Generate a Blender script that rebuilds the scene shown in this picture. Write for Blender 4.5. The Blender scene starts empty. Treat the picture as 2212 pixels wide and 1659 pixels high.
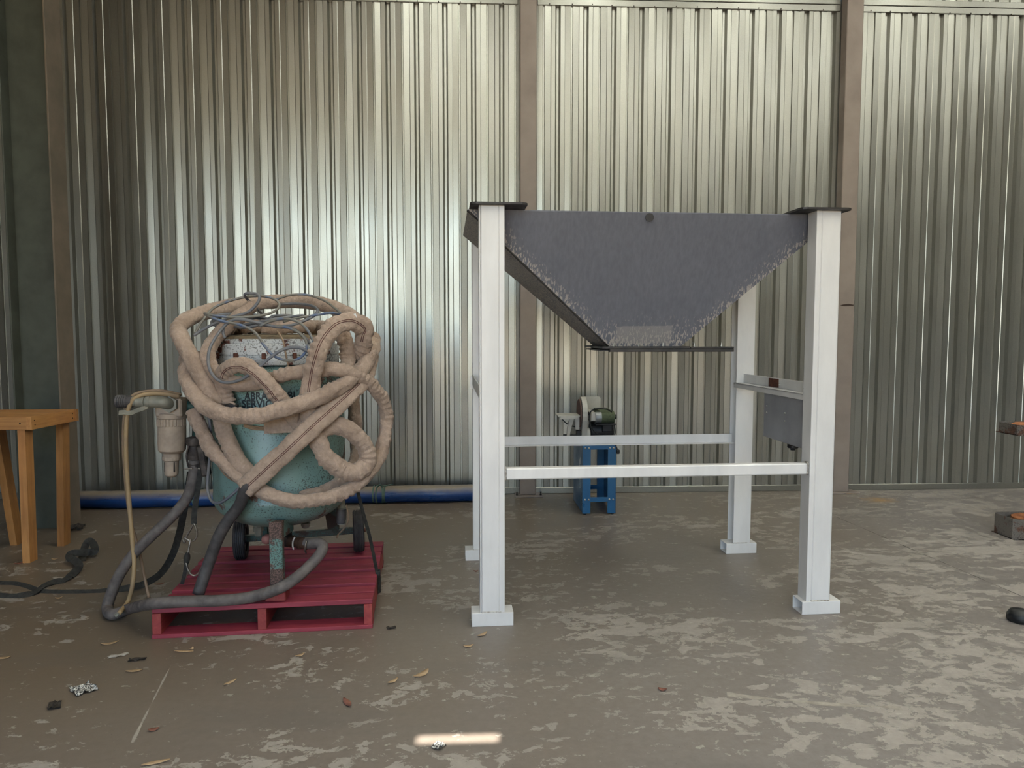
import bpy, math, random
from mathutils import Vector, Matrix, noise
from math import radians, sin, cos, pi, sqrt

random.seed(7)
scene = bpy.context.scene
COL = scene.collection

# ------------------------------------------------------------------ camera
W, H = 2212.0, 1659.0
YAW, PITCH, HC, FPX = radians(2.75), radians(3.96), 1.632, 1571.0
cam_d = bpy.data.cameras.new('camera')
cam_d.sensor_fit = 'HORIZONTAL'
cam_d.sensor_width = 36.0
cam_d.lens = FPX / W * 36.0
cam_d.clip_start = 0.05
cam = bpy.data.objects.new('camera', cam_d)
COL.objects.link(cam)
cam.location = (0, 0, HC)
cam.rotation_euler = (pi / 2 - PITCH, 0, -YAW)
scene.camera = cam

# ------------------------------------------------------------------ world, sun, exposure
SUN_EL, SUN_AZ = radians(57), radians(18)      # sun stands behind the camera, a little to its left
sun_to = Vector((-sin(SUN_AZ) * cos(SUN_EL), -cos(SUN_AZ) * cos(SUN_EL), sin(SUN_EL)))
world = bpy.data.worlds.new('world')
scene.world = world
world.use_nodes = True
wn = world.node_tree.nodes
wl = world.node_tree.links
wn.clear()
w_out = wn.new('ShaderNodeOutputWorld')
w_bg = wn.new('ShaderNodeBackground')
w_sky = wn.new('ShaderNodeTexSky')
w_sky.sky_type = 'NISHITA'
w_sky.sun_disc = False
w_sky.sun_elevation = SUN_EL
w_sky.sun_rotation = radians(180) + SUN_AZ
w_sky.air_density = 1.0
w_sky.dust_density = 0.5
w_sky.ozone_density = 2.0
w_bg.inputs['Strength'].default_value = 0.55
wl.new(w_sky.outputs[0], w_bg.inputs[0])
wl.new(w_bg.outputs[0], w_out.inputs[0])

sun_d = bpy.data.lights.new('sun', 'SUN')
sun_d.energy = 14.0
sun_d.color = (1.0, 0.94, 0.85)
sun_d.angle = radians(0.3)
sun = bpy.data.objects.new('sun', sun_d)
COL.objects.link(sun)
sun.rotation_euler = (-sun_to).to_track_quat('-Z', 'Y').to_euler()
sun.location = (0, -20, 30)

OPEN_X0, OPEN_X1, OPEN_Z, FRONT_Y = -6.0, 5.2, 5.0, -6.5
por_d = bpy.data.lights.new('door_portal', 'AREA')
por_d.shape = 'RECTANGLE'
por_d.size = OPEN_X1 - OPEN_X0
por_d.size_y = OPEN_Z
por_d.cycles.is_portal = True
por = bpy.data.objects.new('door_portal', por_d)
COL.objects.link(por)
por.location = ((OPEN_X0 + OPEN_X1) / 2, FRONT_Y, OPEN_Z / 2)
por.rotation_euler = (pi / 2, 0, pi)
por.rotation_euler = Vector((0, 1, 0)).to_track_quat('-Z', 'Y').to_euler()

scene.view_settings.view_transform = 'Standard'
scene.view_settings.look = 'None'
scene.view_settings.gamma = 1.0
scene.view_settings.use_curve_mapping = False
scene.view_settings.exposure = 0.6
scene.cycles.use_denoising = True
scene.cycles.use_adaptive_sampling = True
scene.cycles.adaptive_threshold = 0.04
scene.cycles.max_bounces = 7
scene.cycles.diffuse_bounces = 4
scene.cycles.glossy_bounces = 4
scene.cycles.sample_clamp_indirect = 6.0
scene.cycles.caustics_reflective = False
scene.cycles.caustics_refractive = False

# ------------------------------------------------------------------ pixel -> place helpers
_fw = Vector((sin(YAW) * cos(PITCH), cos(YAW) * cos(PITCH), -sin(PITCH)))
_rt = Vector((cos(YAW), -sin(YAW), 0))
_up = _rt.cross(_fw)
_C = Vector((0, 0, HC))


def ray(x, y):
    return _fw + _rt * ((x - W / 2) / FPX) + _up * ((H / 2 - y) / FPX)


def fl(x, y, z=0.0):
    d = ray(x, y)
    return _C + d * ((z - HC) / d.z)


def aty(x, y, Y):
    d = ray(x, y)
    return _C + d * (Y / d.y)


# ------------------------------------------------------------------ materials
def new_mat(name):
    m = bpy.data.materials.new(name)
    m.use_nodes = True
    nt = m.node_tree
    nt.nodes.clear()
    out = nt.nodes.new('ShaderNodeOutputMaterial')
    b = nt.nodes.new('ShaderNodeBsdfPrincipled')
    nt.links.new(b.outputs[0], out.inputs[0])
    return m, nt, b


def N(nt, t, **kw):
    n = nt.nodes.new(t)
    for k, v in kw.items():
        setattr(n, k, v)
    return n


def srgb(r, g, b):
    f = lambda c: (c / 255 / 12.92) if c / 255 <= 0.04045 else ((c / 255 + 0.055) / 1.055) ** 2.4
    return (f(r), f(g), f(b), 1.0)


def tex_noise(nt, scale, detail=4, rough=0.55, stretch=None, coord='Object'):
    tc = N(nt, 'ShaderNodeTexCoord')
    n = N(nt, 'ShaderNodeTexNoise')
    n.inputs['Scale'].default_value = scale
    n.inputs['Detail'].default_value = detail
    n.inputs['Roughness'].default_value = rough
    src = tc.outputs[coord]
    if stretch:
        mp = N(nt, 'ShaderNodeMapping')
        mp.inputs['Scale'].default_value = stretch
        nt.links.new(src, mp.inputs[0])
        src = mp.outputs[0]
    nt.links.new(src, n.inputs['Vector'])
    return n


def ramp(nt, src, stops):
    r = N(nt, 'ShaderNodeValToRGB')
    while len(r.color_ramp.elements) < len(stops):
        r.color_ramp.elements.new(0.5)
    for e, (p, c) in zip(r.color_ramp.elements, stops):
        e.position = p
        e.color = c if len(c) == 4 else (*c, 1)
    nt.links.new(src, r.inputs[0])
    return r


def g(v):
    return (v, v, v, 1)


def mixc(nt, fac, a, b, mode='MIX'):
    m = N(nt, 'ShaderNodeMix', data_type='RGBA', blend_type=mode)
    if isinstance(fac, float):
        m.inputs[0].default_value = fac
    else:
        nt.links.new(fac, m.inputs[0])
    for s, i in ((a, 6), (b, 7)):
        if isinstance(s, tuple):
            m.inputs[i].default_value = s
        else:
            nt.links.new(s, m.inputs[i])
    return m.outputs[2]


def math_n(nt, op, a, b=None, c=None):
    m = N(nt, 'ShaderNodeMath', operation=op)
    for i, s in enumerate((a, b, c)):
        if s is None:
            continue
        if isinstance(s, (int, float)):
            m.inputs[i].default_value = s
        else:
            nt.links.new(s, m.inputs[i])
    return m.outputs[0]


def bump(nt, b, h, strength=0.2, dist=0.01):
    bp = N(nt, 'ShaderNodeBump')
    bp.inputs['Strength'].default_value = strength
    bp.inputs['Distance'].default_value = dist
    nt.links.new(h, bp.inputs['Height'])
    nt.links.new(bp.outputs[0], b.inputs['Normal'])
    return bp


def simple(name, c1, c2=None, scale=12, rough=0.55, metal=0.0, bstr=0.15, bdist=0.004, stretch=None, lo=0.35, hi=0.65, detail=5, rvar=0.12):
    m, nt, b = new_mat(name)
    c2 = c2 or tuple(x * 0.78 for x in c1[:3]) + (1,)
    n = tex_noise(nt, scale, detail, 0.6, stretch)
    r = ramp(nt, n.outputs[0], [(lo, c1), (hi, c2)])
    nt.links.new(r.outputs[0], b.inputs['Base Color'])
    rr = ramp(nt, n.outputs[0], [(0.3, g(max(0.02, rough - rvar))), (0.7, g(min(1, rough + rvar)))])
    nt.links.new(rr.outputs[0], b.inputs['Roughness'])
    b.inputs['Metallic'].default_value = metal
    if bstr:
        bump(nt, b, n.outputs[0], bstr, bdist)
    return m


def make_galv(name, tint=(0.60, 0.595, 0.55), dents=True):
    m, nt, b = new_mat(name)
    b.inputs['Metallic'].default_value = 0.86
    n1 = tex_noise(nt, 0.8, 3, 0.5)
    n2 = tex_noise(nt, 3.0, 3, 0.5, (1.0, 1.0, 0.4))
    n3 = tex_noise(nt, 130, 2, 0.5)
    n4 = tex_noise(nt, 9, 8, 0.7, (1.0, 1.0, 0.6))
    t = tint
    base = ramp(nt, n1.outputs[0], [(0.3, (t[0] * 0.90, t[1] * 0.885, t[2] * 0.84, 1)), (0.7, (*t, 1))])
    sp = ramp(nt, n3.outputs[0], [(0.40, g(0.93)), (0.6, g(1.0))])
    c = mixc(nt, 1.0, base.outputs[0], sp.outputs[0], 'MULTIPLY')
    sc = ramp(nt, n4.outputs[0], [(0.70, g(0)), (0.76, g(1))])
    c = mixc(nt, math_n(nt, 'MULTIPLY', sc.outputs[0], 0.05), c, g(0.75))
    nt.links.new(c, b.inputs['Base Color'])
    rr = ramp(nt, n2.outputs[0], [(0.3, g(0.28)), (0.7, g(0.36))])
    nt.links.new(rr.outputs[0], b.inputs['Roughness'])
    # slow waviness of thin sheet, spangle and small knocks near the floor
    nw = tex_noise(nt, 1.0, 1, 0.4, (1.6, 1.6, 0.3))
    h = math_n(nt, 'MULTIPLY', nw.outputs[0], 0.45)
    if dents:
        tc = N(nt, 'ShaderNodeTexCoord')
        vo = N(nt, 'ShaderNodeTexVoronoi')
        vo.inputs['Scale'].default_value = 8.0
        nt.links.new(tc.outputs['Object'], vo.inputs['Vector'])
        dm = ramp(nt, vo.outputs['Distance'], [(0.0, g(0.0)), (0.13, g(1.0))])
        sx = N(nt, 'ShaderNodeSeparateXYZ')
        nt.links.new(tc.outputs['Object'], sx.inputs[0])
        zm = ramp(nt, math_n(nt, 'MULTIPLY', sx.outputs[2], 0.5), [(0.1, g(1)), (0.40, g(0))])
        dd = math_n(nt, 'MULTIPLY', math_n(nt, 'SUBTRACT', 1.0, dm.outputs[0]), zm.outputs[0])
        h = math_n(nt, 'MULTIPLY_ADD', dd, -0.4, h)
    bump(nt, b, h, 0.35, 0.012)
    return m


def make_floor():
    m, nt, b = new_mat('worn_painted_concrete')
    tc = N(nt, 'ShaderNodeTexCoord')
    P = tc.outputs['Object']
    sx = N(nt, 'ShaderNodeSeparateXYZ')
    nt.links.new(P, sx.inputs[0])
    big = tex_noise(nt, 0.55, 3, 0.5)
    med = tex_noise(nt, 9.5, 15, 0.70, (0.85, 1.15, 1.0))
    reg = tex_noise(nt, 1.15, 4, 0.55, (0.8, 1.25, 1.0))
    med.inputs['Distortion'].default_value = 0.35
    fine = tex_noise(nt, 26, 6, 0.65)
    tiny = tex_noise(nt, 90, 4, 0.6)
    paint = mixc(nt, fine.outputs[0], srgb(112, 104, 99), srgb(146, 138, 133))
    # brown dust lying towards the back left corner of the shed
    dx = math_n(nt, 'MULTIPLY_ADD', sx.outputs[0], -0.16, 0.30)
    dy = math_n(nt, 'MULTIPLY_ADD', sx.outputs[1], 0.12, -0.50)
    dn = math_n(nt, 'MULTIPLY_ADD', big.outputs[0], 0.9, math_n(nt, 'ADD', dx, dy))
    dust = ramp(nt, dn, [(0.25, g(0)), (1.0, g(0.85))])
    paint = mixc(nt, dust.outputs[0], paint, srgb(112, 97, 79))
    # worn patches: coat gone, pale slab below
    v = math_n(nt, 'MULTIPLY_ADD', reg.outputs[0], 0.58, math_n(nt, 'MULTIPLY', med.outputs[0], 0.82))
    xr = ramp(nt, math_n(nt, 'MULTIPLY_ADD', sx.outputs[0], 0.08, 0.45), [(0.0, g(0.0)), (1.0, g(0.035))])
    v = math_n(nt, 'ADD', v, xr.outputs[0])
    v = math_n(nt, 'MULTIPLY_ADD', dust.outputs[0], -0.06, v)
    patch = ramp(nt, v, [(0.752, g(0)), (0.760, g(1))])
    rim = ramp(nt, v, [(0.744, g(0)), (0.754, g(1)), (0.768, g(0))])
    slab = mixc(nt, fine.outputs[0], srgb(150, 142, 134), srgb(186, 177, 167))
    col = mixc(nt, math_n(nt, 'MULTIPLY', patch.outputs[0], 0.72), paint, slab)
    col = mixc(nt, math_n(nt, 'MULTIPLY', rim.outputs[0], 0.5), col, srgb(188, 182, 168))
    # little flakes and dark specks
    fl2 = tex_noise(nt, 15, 6, 0.7, (0.8, 1.3, 1))
    fm = ramp(nt, fl2.outputs[0], [(0.635, g(0)), (0.648, g(1))])
    col = mixc(nt, math_n(nt, 'MULTIPLY', fm.outputs[0], 0.7), col, srgb(182, 176, 162))
    dk = ramp(nt, tiny.outputs[0], [(0.68, g(0)), (0.71, g(1))])
    col = mixc(nt, math_n(nt, 'MULTIPLY', dk.outputs[0], 0.6), col, srgb(62, 55, 49))
    sm = tex_noise(nt, 1.4, 5, 0.6, (0.5, 1.6, 1))
    smr = ramp(nt, sm.outputs[0], [(0.55, g(0)), (0.75, g(0.45))])
    col = mixc(nt, smr.outputs[0], col, srgb(100, 95, 90))
    # spilt ochre powder near the back wall
    st = fl(1900, 1080)
    ox = math_n(nt, 'MULTIPLY', math_n(nt, 'SUBTRACT', sx.outputs[0], st.x), 3.2)
    oy = math_n(nt, 'MULTIPLY', math_n(nt, 'SUBTRACT', sx.outputs[1], st.y), 4.5)
    od = math_n(nt, 'SQRT', math_n(nt, 'ADD', math_n(nt, 'MULTIPLY', ox, ox), math_n(nt, 'MULTIPLY', oy, oy)))
    oc = ramp(nt, math_n(nt, 'MULTIPLY_ADD', fl2.outputs[0], 0.9, math_n(nt, 'MULTIPLY', od, 0.6)), [(0.4, g(0.8)), (0.85, g(0))])
    col = mixc(nt, oc.outputs[0], col, srgb(176, 134, 70))
    nt.links.new(col, b.inputs['Base Color'])
    rr = mixc(nt, patch.outputs[0], g(0.42), g(0.72))
    nt.links.new(rr, b.inputs['Roughness'])
    hh = math_n(nt, 'MULTIPLY_ADD', patch.outputs[0], -0.5, math_n(nt, 'MULTIPLY', fine.outputs[0], 0.35))
    bump(nt, b, hh, 0.5, 0.003)
    return m


def rusty(name, paint1, paint2, rustc, amount=0.6, scale=9, rough=0.45, speck=True, metal=0.0):
    m, nt, b = new_mat(name)
    n = tex_noise(nt, scale, 8, 0.65)
    n2 = tex_noise(nt, scale * 0.25, 3, 0.5)
    n3 = tex_noise(nt, 120, 3, 0.6)
    base = mixc(nt, n2.outputs[0], paint1, paint2)
    v = math_n(nt, 'MULTIPLY_ADD', n2.outputs[0], 0.4, math_n(nt, 'MULTIPLY', n.outputs[0], 0.7))
    rm = ramp(nt, v, [(amount - 0.012, g(0)), (amount + 0.012, g(1))])
    col = mixc(nt, rm.outputs[0], base, rustc)
    if speck:
        sp = math_n(nt, 'MULTIPLY_ADD', n2.outputs[0], 0.55, math_n(nt, 'MULTIPLY', n3.outputs[0], 0.7))
        sm = ramp(nt, sp, [(0.655, g(0)), (0.685, g(1))])
        col = mixc(nt, math_n(nt, 'MULTIPLY', sm.outputs[0], 0.75), col, srgb(52, 42, 38))
    nt.links.new(col, b.inputs['Base Color'])
    rr = mixc(nt, rm.outputs[0], g(rough), g(0.8))
    nt.links.new(rr, b.inputs['Roughness'])
    b.inputs['Metallic'].default_value = metal
    bump(nt, b, rm.outputs[0], 0.3, 0.002)
    return m


def make_hopper():
    m, nt, b = new_mat('dark_hopper_steel')
    tc = N(nt, 'ShaderNodeTexCoord')
    sx = N(nt, 'ShaderNodeSeparateXYZ')
    nt.links.new(tc.outputs['Object'], sx.inputs[0])
    n1 = tex_noise(nt, 3, 5, 0.6, (3.0, 3.0, 0.6))
    n2 = tex_noise(nt, 40, 4, 0.6)
    grain = tex_noise(nt, 9, 3, 0.6, (6.0, 6.0, 0.9))
    col = mixc(nt, n1.outputs[0], srgb(100, 102, 111), srgb(114, 115, 124))
    gr = ramp(nt, grain.outputs[0], [(0.35, g(0.88)), (0.7, g(1.06))])
    col = mixc(nt, 1.0, col, gr.outputs[0], 'MULTIPLY')
    # dried run marks climbing from the outlet and from the left seam
    sn = tex_noise(nt, 10, 2, 0.5, (12.0, 12.0, 0.30))
    sn.inputs['Distortion'].default_value = 0.25
    d_bot = math_n(nt, 'SUBTRACT', sx.outputs[2], 1.56)
    seamz = math_n(nt, 'SUBTRACT', sx.outputs[2], math_n(nt, 'MULTIPLY_ADD', sx.outputs[0], -0.928, 2.318))
    seamr = math_n(nt, 'SUBTRACT', sx.outputs[2], math_n(nt, 'MULTIPLY_ADD', sx.outputs[0], 0.905, 0.392))
    dmin = math_n(nt, 'MINIMUM', math_n(nt, 'MULTIPLY', d_bot, 0.75), math_n(nt, 'MINIMUM', seamz, math_n(nt, 'MULTIPLY_ADD', seamr, 1.0, 0.03)))
    fade = ramp(nt, math_n(nt, 'MULTIPLY', dmin, 6.0), [(0.0, g(1)), (1.0, g(0))])
    sv = math_n(nt, 'MULTIPLY_ADD', fade.outputs[0], 0.20, sn.outputs[0])
    sm = ramp(nt, sv, [(0.685, g(0)), (0.71, g(1))])
    sm2 = math_n(nt, 'MULTIPLY', sm.outputs[0], fade.outputs[0])
    col = mixc(nt, math_n(nt, 'MULTIPLY', sm2, 0.85), col, srgb(186, 176, 166))
    # a scrubbed pale band above the outlet
    n4 = tex_noise(nt, 5, 4, 0.6)
    bz = ramp(nt, math_n(nt, 'MULTIPLY_ADD', math_n(nt, 'ABSOLUTE', math_n(nt, 'SUBTRACT', sx.outputs[2], 1.625)), -9.0, math_n(nt, 'MULTIPLY_ADD', n4.outputs[0], 0.4, 0.5)), [(0.2, g(0)), (0.25, g(1))])
    bx = ramp(nt, math_n(nt, 'ABSOLUTE', math_n(nt, 'SUBTRACT', sx.outputs[0], 1.06)), [(0.165, g(1)), (0.18, g(0))])
    bm = math_n(nt, 'MULTIPLY', bz.outputs[0], bx.outputs[0])
    col = mixc(nt, math_n(nt, 'MULTIPLY', bm, 0.55), col, srgb(150, 145, 142))
    sc = ramp(nt, n2.outputs[0], [(0.70, g(0)), (0.74, g(1))])
    col = mixc(nt, math_n(nt, 'MULTIPLY', sc.outputs[0], 0.35), col, srgb(130, 128, 126))
    nt.links.new(col, b.inputs['Base Color'])
    b.inputs['Roughness'].default_value = 0.5
    b.inputs['Metallic'].default_value = 0.15
    bump(nt, b, n2.outputs[0], 0.08, 0.002)
    return m


def make_canvas():
    m, nt, b = new_mat('dusty_canvas')
    n = tex_noise(nt, 7, 6, 0.6)
    f = tex_noise(nt, 60, 5, 0.6)
    w = tex_noise(nt, 24, 4, 0.6)
    c = ramp(nt, n.outputs[0], [(0.3, srgb(148, 126, 110)), (0.55, srgb(176, 153, 136)), (0.75, srgb(156, 134, 118))])
    sp = ramp(nt, f.outputs[0], [(0.3, g(0.82)), (0.65, g(1.04))])
    col = mixc(nt, 1.0, c.outputs[0], sp.outputs[0], 'MULTIPLY')
    sm = ramp(nt, w.outputs[0], [(0.70, g(0)), (0.75, g(1))])
    col = mixc(nt, math_n(nt, 'MULTIPLY', sm.outputs[0], 0.5), col, srgb(198, 180, 160))
    nt.links.new(col, b.inputs['Base Color'])
    b.inputs['Roughness'].default_value = 0.9
    b.inputs['Sheen Weight'].default_value = 0.15
    h = math_n(nt, 'MULTIPLY_ADD', w.outputs[0], 1.0, math_n(nt, 'MULTIPLY', f.outputs[0], 0.25))
    bump(nt, b, h, 0.8, 0.016)
    return m


def make_wood(name, c1, c2, c3, rough=0.6, axis=0):
    m, nt, b = new_mat(name)
    st = [22.0, 22.0, 22.0]
    st[axis] = 1.6
    n = tex_noise(nt, 1.0, 6, 0.62, tuple(st))
    n.inputs['Distortion'].default_value = 0.6
    n2 = tex_noise(nt, 5, 4, 0.6)
    c = ramp(nt, n.outputs[0], [(0.3, c1), (0.55, c2), (0.75, c3)])
    s = ramp(nt, n2.outputs[0], [(0.3, g(0.82)), (0.7, g(1.08))])
    col = mixc(nt, 1.0, c.outputs[0], s.outputs[0], 'MULTIPLY')
    oi = N(nt, 'ShaderNodeObjectInfo')
    orr = ramp(nt, oi.outputs['Random'], [(0.0, g(0.78)), (1.0, g(1.15))])
    col = mixc(nt, 1.0, col, orr.outputs[0], 'MULTIPLY')
    nt.links.new(col, b.inputs['Base Color'])
    b.inputs['Roughness'].default_value = rough
    bump(nt, b, n.outputs[0], 0.25, 0.003)
    return m


M = {}
M['galv'] = make_galv('galvanised_sheet', (0.43, 0.427, 0.392))
M['galv_trim'] = make_galv('galvanised_flashing', (0.38, 0.376, 0.345), False)
M['floor'] = make_floor()
M['post'] = simple('brown_primer_steel', srgb(142, 129, 120), srgb(128, 115, 107), 3, 0.5, 0.0, 0.05)
M['column'] = simple('shaded_green_grey_steel', srgb(84, 88, 79), srgb(72, 75, 67), 4, 0.5, 0.0, 0.05)  # web and far flange: shade between flanges is put into this darker tone
M['colflange'] = simple('brown_grey_steel', srgb(122, 108, 94), srgb(106, 97, 84), 3, 0.55, 0.0, 0.05)
M['silver'] = simple('silver_painted_steel', srgb(234, 231, 228), srgb(220, 217, 214), 5, 0.42, 0.12, 0.06, 0.002, (1, 1, 0.3))
M['weld'] = simple('bright_weld_bead', srgb(210, 206, 200), srgb(150, 140, 130), 60, 0.4, 0.7, 0.6, 0.004)
M['hopper'] = make_hopper()
M['blacksteel'] = simple('dark_plate_steel', srgb(64, 60, 58), srgb(48, 46, 46), 12, 0.5, 0.3, 0.1)
M['bolt'] = simple('zinc_bolt', srgb(200, 198, 190), srgb(160, 158, 150), 40, 0.35, 0.7, 0.0)
M['greybox'] = simple('grey_panel_paint', srgb(158, 158, 162), srgb(146, 146, 150), 5, 0.4, 0.05, 0.03)
M['rustpatch'] = simple('rust_brown', srgb(110, 62, 44), srgb(74, 44, 36), 25, 0.8, 0.0, 0.3)
M['blue'] = simple('blue_enamel', srgb(38, 100, 146), srgb(32, 90, 132), 4, 0.35, 0.0, 0.03)
M['grey_cast'] = simple('pale_grey_casting', srgb(190, 186, 176), srgb(172, 168, 158), 8, 0.5, 0.0, 0.1)
M['black'] = simple('black_plastic', srgb(30, 30, 31), srgb(22, 22, 23), 20, 0.5, 0.0, 0.08)
M['belt'] = simple('green_abrasive_belt', srgb(84, 92, 66), srgb(70, 78, 56), 60, 0.8, 0.0, 0.2)
M['disc'] = simple('brown_abrasive_disc', srgb(120, 92, 82), srgb(104, 80, 72), 60, 0.9, 0.0, 0.2)
M['silverroll'] = simple('bare_roller', srgb(170, 172, 172), srgb(140, 142, 142), 20, 0.35, 0.7, 0.0)
M['tarp'] = simple('blue_tarp', srgb(26, 66, 128), srgb(20, 56, 112), 6, 0.35, 0.0, 0.35, 0.01, (0.6, 2, 2))
def dust_top(m, col, lo=0.15, hi=0.85):
    nt = m.node_tree
    b = [n for n in nt.nodes if n.type == 'BSDF_PRINCIPLED'][0]
    src = b.inputs['Base Color'].links[0].from_socket
    ge = N(nt, 'ShaderNodeNewGeometry')
    sz = N(nt, 'ShaderNodeSeparateXYZ')
    nt.links.new(ge.outputs['Normal'], sz.inputs[0])
    n = tex_noise(nt, 7, 5, 0.6)
    v = math_n(nt, 'MULTIPLY_ADD', n.outputs[0], 0.5, math_n(nt, 'ADD', sz.outputs[2], -0.25))
    r = ramp(nt, v, [(lo, g(0)), (hi, g(0.9))])
    nt.links.new(mixc(nt, r.outputs[0], src, col), b.inputs['Base Color'])


dust_top(M['tarp'], srgb(150, 136, 116))
M['greentape'] = simple('green_twine', srgb(92, 118, 108), srgb(74, 98, 90), 20, 0.7)
M['tank'] = rusty('teal_tank_paint', srgb(128, 153, 146), srgb(98, 130, 126), srgb(116, 88, 78), 0.625, 7, 0.36)
M['tankdark'] = rusty('dark_teal_paint', srgb(52, 88, 82), srgb(40, 70, 66), srgb(70, 52, 44), 0.66, 8, 0.5)
M['leg_rust'] = rusty('teal_and_rust_leg', srgb(104, 138, 130), srgb(84, 116, 110), srgb(110, 86, 78), 0.585, 8, 0.5)
M['lid'] = rusty('white_paint_over_rust', srgb(206, 206, 204), srgb(186, 188, 188), srgb(116, 72, 62), 0.615, 9, 0.45)
M['lidtop'] = simple('dusty_lid_top', srgb(136, 118, 92), srgb(104, 90, 70), 7, 0.85, 0.0, 0.3, 0.01, (1, 5, 1))
M['canvas'] = make_canvas()
M['stitch'] = simple('dark_red_stitch', srgb(96, 56, 52), srgb(80, 48, 46), 40, 0.9, 0.0, 0.0)
M['cable'] = simple('dusty_grey_cable', srgb(118, 116, 116), srgb(96, 100, 110), 14, 0.6, 0.0, 0.1)
M['cableblue'] = simple('dusty_blue_air_line', srgb(120, 116, 108), srgb(78, 106, 150), 10, 0.5, 0.0, 0.1, 0.004, None, 0.5, 0.68)
M['rubber'] = simple('dusty_grey_rubber', srgb(112, 104, 100), srgb(84, 78, 76), 16, 0.7, 0.0, 0.2, 0.004)
M['rubberdark'] = simple('dark_rubber_hose', srgb(82, 78, 78), srgb(62, 59, 60), 16, 0.65, 0.0, 0.15)
M['tyre'] = simple('grey_black_tyre', srgb(66, 62, 62), srgb(50, 47, 48), 16, 0.75, 0.0, 0.15)
M['yellow'] = simple('dusty_yellow_line', srgb(170, 144, 104), srgb(150, 128, 102), 6, 0.6, 0.0, 0.1)
M['tan_line'] = simple('dusty_tan_line', srgb(146, 122, 98), srgb(124, 104, 86), 8, 0.6, 0.0, 0.1)
M['dustymetal'] = simple('dust_coated_casting', srgb(182, 164, 146), srgb(160, 144, 130), 14, 0.75, 0.1, 0.15)
M['pipe'] = simple('dusty_pipe_fitting', srgb(150, 146, 132), srgb(124, 122, 112), 12, 0.55, 0.3, 0.15)
M['darkfit'] = simple('grimy_coupling', srgb(92, 82, 76), srgb(58, 52, 50), 22, 0.6, 0.4, 0.3)
M['brass'] = simple('old_brass_fitting', srgb(96, 72, 58), srgb(66, 50, 42), 20, 0.55, 0.4, 0.2)
M['pinkknob'] = simple('faded_red_knob', srgb(158, 106, 98), srgb(140, 94, 88), 14, 0.6)
M['white'] = simple('white_plastic', srgb(224, 224, 222), srgb(210, 210, 208), 10, 0.5)
M['strap'] = simple('black_webbing', srgb(52, 51, 47), srgb(40, 39, 37), 40, 0.85, 0.0, 0.3, 0.003)
M['wire'] = simple('galvanised_wire', srgb(150, 140, 128), srgb(110, 102, 94), 30, 0.4, 0.7, 0.1)
M['redwood'] = make_wood('red_stained_timber', srgb(126, 42, 56), srgb(154, 58, 72), srgb(138, 50, 58), 0.6, 0)
M['redwood_v'] = make_wood('red_stained_bearer', srgb(132, 46, 50), srgb(158, 64, 62), srgb(162, 92, 70), 0.65, 1)
M['pine'] = make_wood('honey_pine', srgb(160, 106, 60), srgb(190, 136, 80), srgb(172, 118, 66), 0.5, 2)
M['pine_x'] = make_wood('honey_pine_rail', srgb(166, 110, 62), srgb(196, 142, 84), srgb(176, 122, 68), 0.5, 0)
M['pine_y'] = make_wood('honey_pine_end_rail', srgb(166, 110, 62), srgb(196, 142, 84), srgb(176, 122, 68), 0.5, 1)
M['knot'] = simple('dark_nail_hole', srgb(52, 36, 26), None, 20, 0.9, 0, 0)
M['leaf'] = simple('dry_tan_leaf', srgb(196, 168, 134), srgb(172, 144, 110), 30, 0.8)
M['leafred'] = simple('dry_red_leaf', srgb(142, 92, 76), srgb(116, 78, 66), 30, 0.8)
M['paper'] = simple('printed_paper_scrap', srgb(206, 204, 198), srgb(70, 68, 66), 120, 0.85, 0.0, 0.4, 0.006, None, 0.47, 0.53, 3)
M['darkscrap'] = simple('dark_litter', srgb(62, 54, 46), srgb(42, 37, 33), 40, 0.9)
M['text'] = simple('black_lettering', srgb(30, 36, 40), srgb(24, 30, 34), 40, 0.6, 0, 0)
M['rustbox'] = rusty('rusted_grey_steel', srgb(112, 106, 98), srgb(94, 86, 80), srgb(96, 66, 52), 0.59, 8, 0.7)
M['rustorange'] = simple('orange_rust', srgb(186, 122, 76), srgb(130, 76, 52), 12, 0.85, 0, 0.3)
M['roof'] = simple('aged_roof_lining', srgb(206, 202, 186), srgb(192, 188, 172), 1.5, 0.7, 0.0, 0.0)
M['ground'] = simple('pale_gravel_yard', srgb(196, 176, 146), srgb(170, 150, 122), 2.0, 0.95, 0, 0.2)
M['jointdark'] = simple('joint_grime', srgb(58, 53, 47), srgb(46, 42, 38), 20, 0.95, 0, 0)
M['jointpale'] = simple('filled_joint_mortar', srgb(168, 160, 148), srgb(146, 138, 128), 20, 0.9, 0, 0.2)
M['yardwall'] = simple('cream_render', srgb(226, 206, 170), srgb(210, 190, 156), 2, 0.9, 0, 0.05)
M['shaded_wall'] = simple('shade_toned_wall_sheet', srgb(84, 82, 74), srgb(70, 68, 62), 2, 0.6, 0, 0.0)  # front and side sheets; their inside shade is put into this colour
M['hedge'] = simple('outdoor_foliage', srgb(92, 106, 58), srgb(60, 76, 40), 3, 0.9, 0, 0.4, 0.05)


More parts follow.
